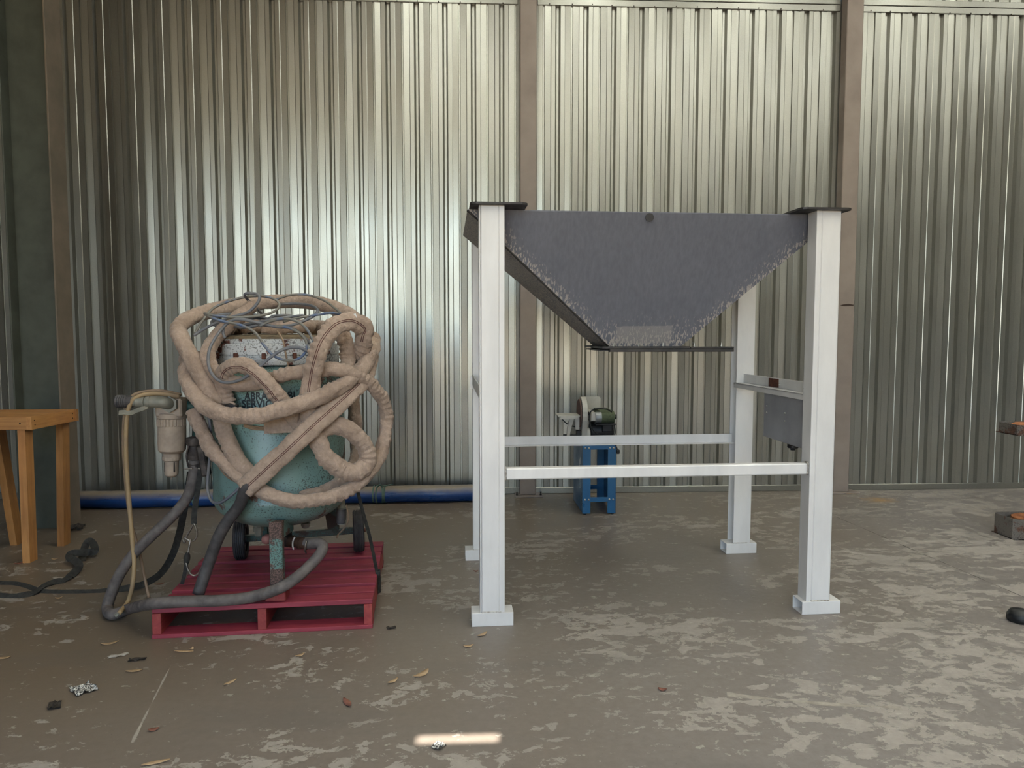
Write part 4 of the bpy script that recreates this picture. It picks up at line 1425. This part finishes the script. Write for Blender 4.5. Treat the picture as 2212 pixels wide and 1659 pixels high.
hA = sleeve('sleeved_hose', A_pts, 0.044, 'canvas sleeved hose slanting flat across the pot front to its cut end', lambda t: (1.25, 0.55) if t < 0.2 else (1.25 - 0.2 * min(1, (t - 0.2) / 0.1), 0.55 + 0.37 * min(1, (t - 0.2) / 0.1)), 1, 0.06, (0.0, 0.24, (4.6, 5.1)), wr=0.10)
# rubber hose core leaving the cut end
c0 = hp(1045, 1435, 0.11)
c1 = fl(428, 1284, PZ + 0.034)
obj('hose_core', MB().tube([c0 + (A_pts[1] - A_pts[0]).normalized() * 0.05, c0, aty(518, 1090, 3.96), aty(492, 1125, 3.98), aty(470, 1165, 4.0), aty(448, 1225, 4.03), c1], lambda t: 0.019 + 0.013 * min(1.0, t * 5.0), 14, 8), 'rubberdark', hA, world=True, smooth=True)

# B: the sweep across the front, round both sides
B_pts = [back(70, 0.46, 1.42), back(40, 0.47, 1.42), hy(1905, 420, 4.40), hy(1900, 520, 4.22), hp(1840, 620, 0.06), hp(1750, 698, 0.10), hp(1620, 780, 0.13), hp(1450, 850, 0.15), hp(1280, 903, 0.16), hp(1120, 942, 0.16), hp(980, 946, 0.15), hp(840, 915, 0.14), hp(730, 840, 0.12), hp(665, 750, 0.09),
         hp(640, 670, 0.05), hp(645, 600, 0.0), hy(665, 540, 4.30), back(150, 0.47, 1.42), back(120, 0.46, 1.44)]
sleeve('sleeved_hose', B_pts, 0.043, 'canvas sleeved hose sweeping round under the lettering with pale spots', (1.0, 0.92), 2, 0.10)

# E: the big hanging loop on the right
E_pts = [hp(680, 905, 0.04), hp(740, 1040, 0.05), hp(810, 1160, 0.05), hp(910, 1270, 0.05), hp(1010, 1365, 0.05), hp(1130, 1440, 0.06), hp(1260, 1500, 0.06), hp(1400, 1525, 0.06), hp(1550, 1515, 0.06), hp(1700, 1470, 0.06), hp(1830, 1390, 0.06), hp(1930, 1270, 0.05), hp(1985, 1130, 0.05), hp(2005, 980, 0.05),
         hp(1990, 860, 0.06), hp(1930, 760, 0.08), hp(1840, 680, 0.10), hp(1730, 635, 0.11), hp(1600, 625, 0.10), hp(1470, 635, 0.06), hp(1340, 655, 0.05), hp(1220, 690, 0.04), hp(1090, 725, 0.04), hp(960, 720, 0.05), hp(860, 670, 0.05), hp(800, 590, 0.03), hp(790, 500, 0.0), hy(850, 400, 4.15), hy(960, 300, 4.20), hy(1090, 190, 4.28)]
sleeve('sleeved_hose', E_pts, 0.039, 'canvas sleeved hose hanging in the biggest loop on the right', (1.0, 0.9), 3, 0.11)

# C and D: upright loop at the top right, running down into the small curled loop
C_pts = [hy(1730, 600, 4.28), hy(1725, 500, 4.24), hy(1700, 400, 4.20), hy(1760, 330, 4.14), hy(1840, 420, 4.14), hy(1850, 340, 4.10), hy(1760, 300, 4.03), hy(1660, 330, 3.98), hy(1575, 430, 3.95), hy(1525, 560, 3.93), hp(1495, 700, 0.11), hp(1480, 820, 0.09), hp(1480, 930, 0.06), hp(1500, 1020, 0.05), hp(1540, 1120, 0.06), hp(1600, 1230, 0.07), hp(1700, 1310, 0.09), hp(1810, 1320, 0.12), hp(1875, 1250, 0.14), hp(1860, 1150, 0.14),
         hp(1780, 1060, 0.12), hp(1680, 1010, 0.08), hp(1580, 1030, 0.04), hp(1480, 1080, 0.01)]
C_pts = C_pts[:1] + C_pts[1:2] + [hy(1760, 560, 4.26), hy(1830, 500, 4.20), hy(1850, 420, 4.14)] + C_pts[5:]
C_pts = C_pts[2:]
sleeve('sleeved_hose', C_pts, 0.045, 'canvas sleeved hose arched at upper right, ending in the small curled loop', (1.12, 0.82), 4, 0.09, (0.10, 0.45, (4.7, 5.3)))

# G: short hump at the centre left
G_pts = [hp(915, 850, 0.01), hp(900, 790, 0.02), hp(885, 710, 0.04), hp(900, 640, 0.07), hp(960, 600, 0.10), hp(1050, 605, 0.11), hp(1130, 660, 0.12), hp(1210, 740, 0.11), hp(1290, 835, 0.08), hp(1340, 910, 0.05), hp(1390, 980, 0.03), hp(1440, 1040, 0.02)]
hG = sleeve('sleeved_hose', G_pts, 0.040, 'canvas sleeved hose humped left of centre, crossing the lettering', (1.08, 0.82), 5, 0.08, (0.25, 0.75, (3.8, 4.4)))
obj('tie', MB().tube([hp(870, 845, 0.03), hp(900, 858, 0.06), hp(940, 850, 0.06), hp(975, 865, 0.06)], 0.006, 6, 6), 'canvas', hG, world=True, smooth=True)
obj('hose_core', MB().tube([hp(905, 820, 0.01), hp(925, 865, 0.01), hp(975, 895, 0.01)], 0.028, 12, 6), 'rubberdark', hG, world=True, smooth=True)
# I: coil lying on the lid behind
I_pts = [back(205, 0.27, 1.67), back(170, 0.28, 1.67), back(130, 0.30, 1.68), back(90, 0.30, 1.68), back(55, 0.30, 1.67), back(20, 0.30, 1.66), back(-8, 0.32, 1.65), hy(1690, 375, 4.24), hy(1735, 455, 4.20), hy(1745, 550, 4.19), hp(1735, 640, -0.02)]
sleeve('sleeved_hose', I_pts, 0.044, 'canvas sleeved hose lying on the lid beneath the grey cables', (1.0, 0.85), 6, 0.08)
K_pts = [back(190, 0.20, 1.67), back(150, 0.19, 1.675), back(100, 0.18, 1.675), back(50, 0.18, 1.675), back(0, 0.19, 1.675), back(-50, 0.20, 1.672), back(-100, 0.21, 1.672)]
sleeve('sleeved_hose', K_pts, 0.040, 'inner turn of canvas sleeved hose in the middle of the lid', (1.0, 0.85), 9, 0.08)
J_pts = [back(10, 0.43, 1.40), back(15, 0.44, 1.20), back(12, 0.45, 1.0), back(0, 0.45, 0.86), back(-30, 0.44, 0.76), back(-60, 0.43, 0.715)]
sleeve('sleeved_hose', J_pts, 0.040, 'canvas sleeved hose running down the right flank behind the loops', (1.0, 0.9), 8, 0.08)
# flat tail of sleeve under the sweep
tl = ribbon([hp(1170, 1010, 0.03), hp(1280, 1005, 0.035), hp(1400, 1000, 0.03), hp(1500, 985, 0.02)], 0.088, 0.008, (0, -1, 0.1))
tag(obj('sleeve_offcut', tl, 'canvas'), 'flat brown sleeve tail tucked below the sweeping hose', 'sleeve')

# thin cables
def cable(name, label, pts, r, mat, grp='thin lines coiled over the blast pot'):
    return tag(obj(name, MB().tube(pts, r, 8, 7), mat, smooth=True), label, 'cable', grp)


k2 = [hy(1475, 505, 3.96), hy(1400, 475, 3.95), hy(1300, 490, 3.94), hy(1200, 555, 3.91), hy(1100, 640, 3.885), hy(1000, 700, 3.90), hy(900, 715, 3.92), hy(830, 675, 3.93), hy(793, 600, 3.95), hy(795, 500, 3.98), hy(835, 415, 4.02), hy(900, 330, 4.06), hy(970, 285, 4.08), hy(1060, 288, 4.08), hy(1150, 320, 4.08), hy(1250, 330, 4.08), hy(1350, 325, 4.09), hy(1430, 300, 4.12), hy(1510, 260, 4.2), hy(1535, 220, 4.3), hy(1490, 190, 4.45), hy(1400, 178, 4.5), hy(1280, 180, 4.5)]
cable('grey_cable', 'grey cable hanging in one long loop over the white lid ring', k2, 0.0085, 'cable')
k3 = [hy(690, 395, 4.08), hy(760, 350, 4.10), hy(860, 300, 4.12), hy(960, 265, 4.14), hy(1060, 235, 4.16), hy(1120, 180, 4.18), hy(1140, 130, 4.2), hy(1105, 108, 4.22), hy(1040, 125, 4.25)]
a0 = 0
for t in range(0, 34):
    a = radians(100 + t * 38)
    w = 0.62 + 0.10 * sin(t * 0.9)
    k3.append(Vector((TC.x - 0.03 + 0.32 * w * cos(a) - 0.07 + 0.05 * sin(t * 1.7), TC.y - 0.02 + 0.36 * w * sin(a), 1.715 + 0.030 * sin(t * 1.3) + 0.02 * sin(a))))
cable('grey_cable', 'grey cable coiled in a heap on top of the lid', k3, 0.0085, 'cable')
k4 = [hy(700, 380, 4.12), hy(745, 300, 4.16), hy(830, 205, 4.22), hy(980, 145, 4.26), hy(1130, 125, 4.28), hy(1240, 145, 4.28), hy(1275, 190, 4.26), hy(1230, 235, 4.2), hy(1120, 262, 4.14), hy(960, 270, 4.10), hy(820, 255, 4.08), hy(765, 245, 4.10), hy(860, 290, 4.06), hy(1010, 322, 4.05), hy(1110, 375, 4.03), hy(1170, 460, 4.0), hy(1240, 535, 3.98), hy(1330, 565, 3.97), hy(1410, 550, 3.97), hy(1458, 495, 3.975), hy(1455, 430, 3.99), hy(1400, 370, 4.02), hy(1310, 335, 4.05), hy(1200, 330, 4.07)]
cable('air_line', 'dusty blue air line curling down over the white ring', k4, 0.0075, 'cableblue')
k5 = [hy(1140, 330, 4.06), hy(1220, 295, 4.06), hy(1310, 280, 4.05), hy(1400, 300, 4.03), hy(1465, 355, 4.01), hy(1505, 430, 3.99), hy(1520, 500, 4.03)]
cable('air_line', 'short blue grey line bowed over the right of the lid', k5, 0.0078, 'cableblue')
k6 = [hy(1250, 150, 4.42), hy(1350, 118, 4.45), hy(1470, 118, 4.44), hy(1580, 155, 4.40), hy(1650, 205, 4.34), hy(1690, 245, 4.28), hy(1620, 240, 4.22), hy(1500, 258, 4.18), hy(1400, 275, 4.14), hy(1300, 300, 4.1)]
cable('air_line', 'thin line arching along the top right of the lid', k6, 0.007, 'cableblue')
k7 = [hy(905, 412, 4.06), hy(890, 365, 4.06), hy(915, 310, 4.07), hy(990, 285, 4.07), hy(1100, 300, 4.07), hy(1250, 335, 4.06), hy(1360, 345, 4.05), hy(1440, 400, 4.03), hy(1500, 470, 4.02), hy(1560, 530, 4.05)]
cable('grey_cable', 'grey cable lying straight across the front of the lid', k7, 0.008, 'cable')
k8 = [hy(1262, 362, 4.05), hy(1300, 430, 4.03), hy(1318, 520, 4.02), hy(1338, 612, 4.02)]
cable('thin_wire', 'thin tan wire hanging down in front of the white ring', k8, 0.005, 'tan_line')
k9 = [hp(1010, 1428, 0.06), hp(940, 1490, 0.06), hp(870, 1535, 0.04), hp(815, 1525, 0.02), hp(786, 1450, 0.0), hp(790, 1330, 0.0), hp(803, 1180, 0.0), hp(806, 1060, 0.0), hp(795, 960, 0.01), hp(760, 870, 0.03)]
cable('grey_cable', 'grey cable drooping below the left side of the pot', k9, 0.0085, 'cable')
k10 = [hp(850, 1270, 0.0), hp(900, 1340, 0.02), hp(960, 1385, 0.03), hp(1010, 1400, 0.04)]
cable('thin_wire', 'thin tan wire along the lower left of the tank', k10, 0.005, 'tan_line')
for i, (yo, ll) in enumerate(((0, 'upper'), (9, 'middle'), (18, 'lower'))):
    cable('thin_wire', 'thin tan wire ending at the flat sleeve tail, %s of three' % ll, [hp(1030, 1003 + yo * 0.6, 0.02), hp(1090, 1015 + yo, 0.012), hp(1180, 1022 + yo, 0.012)], 0.0042, 'tan_line')
tg = MB().box(-0.03, 0.03, -0.002, 0.002, -0.012, 0.012).xform(Matrix.Translation(hy(1765, 270, 4.02)) @ Matrix.Rotation(radians(-20), 4, 'Y'))
tag(obj('paper_tag', tg, 'white'), 'small torn white paper tag on the arched hose', 'tag')

# ================================================================== BIG GREY RUBBER HOSE
hz = 0.036
G2 = [aty(422, 985, 4.32), aty(418, 1030, 4.30), aty(404, 1075, 4.28), aty(372, 1115, 4.27), aty(330, 1155, 4.26), aty(290, 1195, 4.26), aty(262, 1235, 4.25), aty(243, 1275, 4.26),
      fl(232, 1312, hz), fl(243, 1327, hz), fl(280, 1315, hz + 0.03), fl(330, 1304, PZ + 0.03), fl(400, 1299, PZ + 0.038), fl(480, 1297, PZ + 0.038), aty(545, 1289, 3.945), aty(600, 1272, 3.925), aty(640, 1248, 3.97),
      aty(672, 1219, 4.05), aty(692, 1195, 4.09), aty(697, 1180, 4.12), aty(688, 1173, 4.14), aty(672, 1174, 4.16), aty(660, 1174, 4.175)]
gh = thing('rubber_hose', 'thick grey rubber hose curving from the left floor across the pallet', 'hose', (-2.05, 4.22, 0))
obj('hose', MB().tube(G2, 0.031, 16, 8, wr=0.03, wf=6), 'rubber', gh, world=True, smooth=True)
cpl = obj('coupling', MB().lathe([(0.033, 0), (0.040, 0.005), (0.040, 0.028), (0.032, 0.032), (0.032, 0.05), (0.044, 0.055), (0.046, 0.085), (0.038, 0.095), (0.034, 0.12), (0.030, 0.135), (0.044, 0.14), (0.050, 0.165), (0.044, 0.185), (0.02, 0.19)], aty(422, 1012, 4.32), (0.0, 0, 1), 16), 'darkfit', gh, world=True, smooth='auto')
for s in (-1, 1):
    obj('cam_lever', MB().tube([aty(422 + s * 14, 960, 4.29), aty(422 + s * 19, 985, 4.29), aty(422 + s * 15, 1008, 4.29)], 0.006, 6, 5), 'darkfit', cpl, world=True, smooth=True)
    obj('clamp_bolt', MB().cyl(aty(422 + s * 6, 1012, 4.27), aty(422 + s * 24, 1012, 4.27), 0.005, 6), 'wire', cpl, world=True)
obj('hose_clamp', MB().tube([aty(662, 1168, 4.165 - 0.03), aty(660, 1178, 4.155 - 0.03), aty(659, 1189, 4.16 - 0.02), aty(661, 1194, 4.17)], 0.006, 6, 5), 'wire', gh, world=True, smooth=True)
obj('tape_band', MB().lathe([(0.0325, 0), (0.0325, 0.02)], Vector(G2[15]).lerp(Vector(G2[16]), 0.2), Vector(G2[16]) - Vector(G2[15]), 16), 'rubberdark', gh, world=True)

# pair of thin lines dropping from the separator
Y1 = [aty(388, 856, 4.26), aty(350, 851, 4.22), aty(320, 851, 4.19), aty(296, 858, 4.18), aty(281, 874, 4.18), aty(274, 905, 4.19), aty(272, 950, 4.20), aty(273, 1000, 4.22), aty(277, 1060, 4.24), aty(282, 1120, 4.24), aty(287, 1180, 4.24), aty(290, 1220, 4.23), aty(286, 1265, 4.22), aty(276, 1300, 4.23), fl(257, 1325, 0.078)]
yl = thing('air_line', 'yellowed thin air line hanging from the separator to the grey hose end', 'air line', tuple(Y1[-1]))
obj('line', MB().tube(Y1, 0.0125, 10, 8), 'yellow', yl, world=True, smooth=True)
obj('end_plug', MB().lathe([(0.011, 0), (0.014, 0.004), (0.014, 0.02), (0.009, 0.024)], Y1[-1], (-0.5, -0.2, -0.4), 8), 'pipe', yl, world=True)
Y2 = [aty(392, 853, 4.28), aty(355, 845, 4.24), aty(318, 845, 4.22), aty(291, 852, 4.20), aty(275, 870, 4.20), aty(268, 905, 4.21), aty(266, 950, 4.22), aty(268, 1000, 4.24), aty(273, 1060, 4.27), aty(281, 1120, 4.30), aty(292, 1160, 4.33), aty(304, 1205, 4.33), aty(313, 1250, 4.31), aty(322, 1291, 4.27)]
tag(obj('air_line', MB().tube(Y2, 0.0085, 10, 8), 'tan_line', smooth=True), 'thinner tan air line beside the yellowed one', 'air line')

# ================================================================== STRAPS
c = lambda x_, y_, z_=0.004: fl(x_ / 3.455, 850 + y_ / 3.455, z_)
s1 = [c(-60, 1500), c(0, 1515), c(100, 1520), c(180, 1505, 0.01), c(260, 1480, 0.012), c(330, 1435, 0.01), c(400, 1408, 0.012), c(480, 1390, 0.012), c(545, 1345, 0.02), c(590, 1290, 0.03), c(570, 1255, 0.04), c(520, 1225, 0.045), c(530, 1195, 0.05), c(590, 1190, 0.05), c(660, 1185, 0.04), c(705, 1180, 0.05), c(700, 1130, 0.075), c(668, 1100, 0.085), c(640, 1130, 0.065), c(622, 1190, 0.03), c(612, 1250, 0.006)]
ups = lambda t: (0, -0.62, 0.78) if t < 0.38 else (0.35, -0.8, 0.55)
tag(obj('webbing_strap', ribbon(s1, 0.05, 0.003, ups), 'strap'), 'crumpled black webbing strap looping on the floor by the pine bench', 'strap')
s2 = [c(-60, 1405), c(0, 1420), c(100, 1422), c(190, 1440), c(300, 1478), c(420, 1484), c(560, 1484), c(720, 1480), c(860, 1464, 0.01), c(980, 1445, 0.03), aty(310, 1262, 4.66), aty(346, 1240, 4.62), aty(372, 1200, 4.58), aty(388, 1150, 4.54), aty(398, 1100, 4.50), aty(406, 1060, 4.48), aty(412, 1020, 4.46)]
upb = lambda t: (0, -0.5, 0.85) if t < 0.5 else (0.2, -1, 0.4) if t > 0.62 else (0.1, -0.5 - 0.5 * (t - 0.5) / 0.12, 0.85 - 0.45 * (t - 0.5) / 0.12)
tag(obj('webbing_strap', ribbon(s2, 0.042, 0.003, upb), 'strap'), 'long black webbing strap rising from the floor to the left of the pot', 'strap')
rs = thing('ratchet_strap', 'ratchet strap with wire hooks tying the left of the pot down', 'strap', tuple(fl(393, 1262, 0.1)))
obj('webbing', ribbon([aty(440, 965, 4.30), aty(434, 1010, 4.29), aty(427, 1060, 4.28), aty(420, 1105, 4.26), aty(419, 1132, 4.25)], 0.03, 0.004, (0.3, -1, 0)), 'strap', rs, world=True)
obj('ratchet', MB().box(-0.022, 0.022, -0.03, 0.03, -0.09, 0.09, 0.008).xform(Matrix.Translation(aty(441, 995, 4.28)) @ Matrix.Rotation(radians(-8), 4, 'Y')), 'darkfit', rs, world=True)
obj('wire_hook', MB().tube([aty(395, 1164, 4.25), aty(399, 1172, 4.25), aty(402, 1160, 4.25), aty(412, 1143, 4.25), aty(419, 1132, 4.25), aty(424, 1143, 4.25), aty(425, 1158, 4.25), aty(418, 1168, 4.25), aty(408, 1167, 4.25), aty(398, 1160, 4.25)], 0.006, 8, 6), 'wire', rs, world=True, smooth=True)
obj('link_cord', MB().tube([aty(412, 1164, 4.24), aty(409, 1180, 4.23), aty(405, 1200, 4.22)], 0.006, 8, 4), 'wire', rs, world=True, smooth=True)
obj('tensioner', MB().tube([aty(405, 1193, 4.22), aty(404, 1205, 4.22), aty(402, 1222, 4.215)], lambda t: 0.008 + 0.010 * sin(pi * t), 10, 5), 'strap', rs, world=True, smooth=True)
obj('lower_webbing', ribbon([aty(403, 1215, 4.22), aty(399, 1238, 4.21), aty(393, 1262, 4.205)], 0.02, 0.004, (0.2, -1, 0)), 'strap', rs, world=True)
obj('s_hook', MB().tube([aty(402, 1215, 4.21), aty(406, 1230, 4.20), aty(413, 1241, 4.19), aty(422, 1243, 4.19), aty(430, 1237, 4.19), aty(434, 1228, 4.19), aty(439, 1228, 4.20)], 0.006, 8, 6), 'wire', rs, world=True, smooth=True)
rr_ = thing('tie_strap', 'black tie strap running down to the right edge of the pallet', 'strap', tuple(fl(821, 1300, 0.0)))
edge = Matrix.Translation((-1.745, 3.878, 0)) @ Matrix.Rotation(PA, 4, 'Z') @ Vector((PS + 0.006, 0.46, PZ + 0.004))
obj('webbing', ribbon([aty(772, 1060, 4.40), aty(785, 1110, 4.40), aty(800, 1165, 4.40), edge + Vector((-0.01, 0, 0.006)), edge + Vector((0.004, -0.002, -0.03)), edge + Vector((0.004, -0.005, -0.13))], 0.026, 0.003, (0.9, -0.6, 0.2), 5), 'strap', rr_, world=True)
obj('edge_knot', MB().box(-0.016, 0.012, -0.02, 0.02, -0.02, 0.012, 0.005).xform(Matrix.Translation(edge)), 'strap', rr_, world=True)
cable('thin_wire', 'thin brown wire dangling by the right wheel', [aty(748, 1090, 4.5), aty(752, 1110, 4.5), aty(750, 1130, 4.5), aty(740, 1145, 4.5), aty(730, 1155, 4.5), aty(728, 1162, 4.5)], 0.005, 'tan_line', 'small wires by the pot')

# ================================================================== RUSTY STAND AT THE RIGHT EDGE
rx = thing('rusty_stand', 'rusted steel stand with two orange lined trays at the right edge', 'stand', (4.45, 5.6, 0.0))


def tray(x0_, x1_, y0_, y1_, z0_, z1_, nm):
    t = 0.006
    mb = MB()
    mb.box(x0_, x1_, y0_, y1_, z0_, z0_ + t)
    ch = 0.03
    op = [(x0_ + ch, y0_), (x1_, y0_), (x1_, y1_), (x0_ + ch, y1_), (x0_, y1_ - ch), (x0_, y0_ + ch)]
    ip = [(x0_ + ch + 0.004, y0_ + t), (x1_ - t, y0_ + t), (x1_ - t, y1_ - t), (x0_ + ch + 0.004, y1_ - t), (x0_ + t, y1_ - ch - 0.003), (x0_ + t, y0_ + ch + 0.003)]
    n = 6
    vs = [(*p, z) for z in (z0_, z1_) for p in op] + [(*p, z) for z in (z0_ + t, z1_) for p in ip]
    fs = []
    for i in range(n):
        j = (i + 1) % n
        fs += [(i, j, n + j, n + i), (2 * n + i, 3 * n + i, 3 * n + j, 2 * n + j), (n + i, n + j, 3 * n + j, 3 * n + i)]
    mb.add(vs, fs)
    return obj(nm, mb, 'rustbox', rx, world=True)


p_lo, p_hi = fl(2186, 1165), aty(2190, 940, 5.5)
t1_ = tray(p_lo.x, p_lo.x + 0.5, 5.46, 5.72, 0.0, 0.165, 'base_tray')
obj('rust_block', MB().lathe([(0.13, 0), (0.13, 0.03), (0.11, 0.04), (0.0, 0.042)], (p_lo.x + 0.22, 5.59, 0.12), (0, 0, 1), 20), 'rustorange', t1_, world=True)
t2_ = tray(p_hi.x, p_hi.x + 0.45, 5.44, 5.70, p_hi.z, p_hi.z + 0.085, 'upper_tray')
obj('rust_block', MB().lathe([(0.12, 0), (0.12, 0.03), (0.10, 0.04), (0.0, 0.042)], (p_hi.x + 0.18, 5.57, p_hi.z + 0.045), (0, 0, 1), 20), 'rustorange', t2_, world=True)
obj('pillar', MB().box(p_lo.x + 0.30, p_lo.x + 0.37, 5.55, 5.62, 0.006, p_hi.z, 0.004), 'rustbox', rx, world=True)
obj('latch', MB().tube([(p_hi.x + 0.07, 5.45, p_hi.z), (p_hi.x + 0.06, 5.44, p_hi.z - 0.05), (p_hi.x + 0.09, 5.44, p_hi.z - 0.07)], 0.008, 8, 5), 'blacksteel', rx, world=True, smooth=True)
rf_ = fl(2197, 1352)
ch_ = MB().lathe([(0.0, 0.0), (0.055, 0.0), (0.066, 0.012), (0.064, 0.04), (0.05, 0.062), (0.02, 0.072), (0.0, 0.073)], (rf_.x + 0.066, rf_.y + 0.066, 0.0), (0, 0, 1), 20, False)
tag(obj('door_stop', ch_, 'black', smooth=True), 'black rounded rubber door stop on the floor at the right edge', 'door stop')
bs = fl(195, 1196)

# ================================================================== LEAVES AND LITTER
def leaf_mb(L, w, curl, seed):
    rnd = random.Random(seed)
    mb = MB()
    k = 9
    top, bot = [], []
    bend = rnd.uniform(-0.25, 0.25)
    for i in range(k):
        t = i / (k - 1)
        hw = w / 2 * (sin(pi * min(1, t * 0.96 + 0.02)) ** 0.8) + 0.0006
        x_ = (t - 0.5) * L
        y_ = bend * L * (4 * (t - 0.5) ** 2 - 0.5) * 0.5
        z_ = curl * (4 * (t - 0.5) ** 2) + 0.0015
        top.append([(x_, y_ - hw, z_ + curl * 0.35), (x_, y_, z_), (x_, y_ + hw, z_ + curl * 0.45)])
    vs = [p for r_ in top for p in r_] + [(p[0], p[1], p[2] - 0.0009) for r_ in top for p in r_]
    n = 3 * k
    fs = []
    for i in range(k - 1):
        for j in range(2):
            a = i * 3 + j
            fs += [(a, a + 1, a + 4, a + 3), (n + a, n + a + 3, n + a + 4, n + a + 1)]
        fs += [(i * 3, i * 3 + 3, n + i * 3 + 3, n + i * 3), (i * 3 + 2, n + i * 3 + 2, n + i * 3 + 5, i * 3 + 5)]
    fs += [(0, n, n + 1, 1), (1, n + 1, n + 2, 2), (n - 3, n - 2, 2 * n - 2, 2 * n - 3), (n - 2, n - 1, 2 * n - 1, 2 * n - 2)]
    return mb.add(vs, fs)


LEAVES = [
    (237, 1391, 0.085, 0.022, 20, 'leaf', 'tan curled leaf on the floor left of the pallet front corner'),
    (398, 1409, 0.10, 0.018, -5, 'leaf', 'long tan leaf lying just in front of the pallet'),
    (414, 1403, 0.03, 0.014, 80, 'leaf', 'small leaf chip beside the long leaf in front of the pallet'),
    (290, 1451, 0.075, 0.020, 10, 'leaf', 'tan leaf below the pallet front left corner'),
    (497, 1476, 0.07, 0.020, 55, 'leaf', 'pale curved leaf on the floor well in front of the pallet middle'),
    (849, 1473, 0.065, 0.020, 50, 'leaf', 'narrow tan leaf beside the larger one between pallet and hopper'),
    (911, 1457, 0.10, 0.034, 50, 'leaf', 'largest tan leaf on the floor in front of the hopper left leg'),
    (750, 1520, 0.085, 0.028, -60, 'leafred', 'reddish brown leaf on the open floor'),
    (332, 1578, 0.04, 0.026, 20, 'leafred', 'small orange brown leaf scrap near the lower left'),
    (648, 1417, 0.05, 0.020, 40, 'leaf', 'small tan leaf in front of the pallet right half'),
    (1042, 1372, 0.075, 0.022, 45, 'leaf', 'tan leaf just below the front left foot of the stand'),
    (1012, 1397, 0.055, 0.022, 15, 'leaf', 'orange tan leaf lower left of the front left foot'),
    (1431, 1491, 0.04, 0.026, -20, 'leafred', 'lone brown leaf on the floor right of the middle'),
    (9, 1423, 0.06, 0.022, 10, 'leaf', 'tan leaf cut by the left edge'),
    (337, 1650, 0.10, 0.020, 20, 'leaf', 'thin tan leaf at the bottom edge'),
    (127, 1293, 0.04, 0.024, 20, 'leaf', 'small tan leaf below the strap at the left'),
    (40, 1218, 0.055, 0.04, 30, 'leafred', 'crumpled brown leaf by the front leg of the pine bench'),
    (118, 1209, 0.05, 0.018, 0, 'leaf', 'tan leaf between the bench legs'),
    (345, 1263, 0.06, 0.018, 25, 'leafred', 'brown leaf on the floor behind the grey hose'),
    (594, 1250, 0.04, 0.02, 10, 'leaf', 'pale leaf chip on the pallet beside the front leg'),
    (1028, 1235, 0.03, 0.022, 0, 'leafred', 'small reddish leaf left of the front left leg'),
    (1840, 1068, 0.10, 0.022, -25, 'leaf', 'tan leaf beside the yellow stain near the back wall'),
]
for i, (px_, py_, L, w, rot, mt, lab) in enumerate(LEAVES):
    z_ = PZ + 0.003 if 'on the pallet' in lab else 0.0
    p = fl(px_, py_, z_)
    mb = leaf_mb(L, w, 0.007, i).xform(Matrix.Translation(p) @ Matrix.Rotation(radians(rot), 4, 'Z'))
    tag(obj('fallen_leaf', mb, mt, smooth=True, origin=p), lab, 'leaf', 'dry leaves scattered on the floor')


def crumple(px_, py_, L, w, h, seed, mat, nm, lab, cat):
    rnd = random.Random(seed)
    k, l = 7, 6
    vs = []
    for i in range(k):
        for j in range(l):
            vs.append((L * (i / (k - 1) - 0.5) + rnd.uniform(-1, 1) * L * 0.05, w * (j / (l - 1) - 0.5) + rnd.uniform(-1, 1) * w * 0.06, rnd.uniform(0.15, 1) * h))
    n = k * l
    vs += [(x_, y_, max(0.0, z_ - 0.0015)) for (x_, y_, z_) in vs]
    fs = []
    for i in range(k - 1):
        for j in range(l - 1):
            a = i * l + j
            fs += [(a, a + l, a + l + 1, a + 1), (n + a, n + a + 1, n + a + l + 1, n + a + l)]
    p = fl(px_, py_)
    mb = MB().add(vs, fs).xform(Matrix.Translation(p) @ Matrix.Rotation(rnd.uniform(0, 1), 4, 'Z'))
    tag(obj(nm, mb, mat, origin=p), lab, cat)


crumple(180, 1491, 0.085, 0.10, 0.022, 4, 'paper', 'paper_scrap', 'crumpled black and white printed paper on the floor at lower left', 'paper')
crumple(948, 1613, 0.05, 0.045, 0.012, 5, 'paper', 'paper_scrap', 'small crumpled paper scrap below the splash of sunlight', 'paper')
crumple(118, 1526, 0.05, 0.07, 0.015, 6, 'darkscrap', 'dark_litter', 'dark wad of litter left of the pale floor seam', 'litter')
crumple(297, 1426, 0.08, 0.03, 0.012, 7, 'darkscrap', 'dark_litter', 'dark flattened litter in front of the pallet corner', 'litter')
crumple(255, 1417, 0.09, 0.03, 0.010, 8, 'jointpale', 'bark_strip', 'pale curled bark strip in front of the pallet corner', 'bark')
crumple(845, 1357, 0.05, 0.03, 0.010, 9, 'darkscrap', 'dark_litter', 'dark litter beside the pallet front right corner', 'litter')
crumple(158, 1145, 0.16, 0.10, 0.05, 12, 'darkscrap', 'bark_litter', 'grey bark litter at the foot of the dark column', 'litter')
ys_ = fl(1900, 1082)
vsy = []
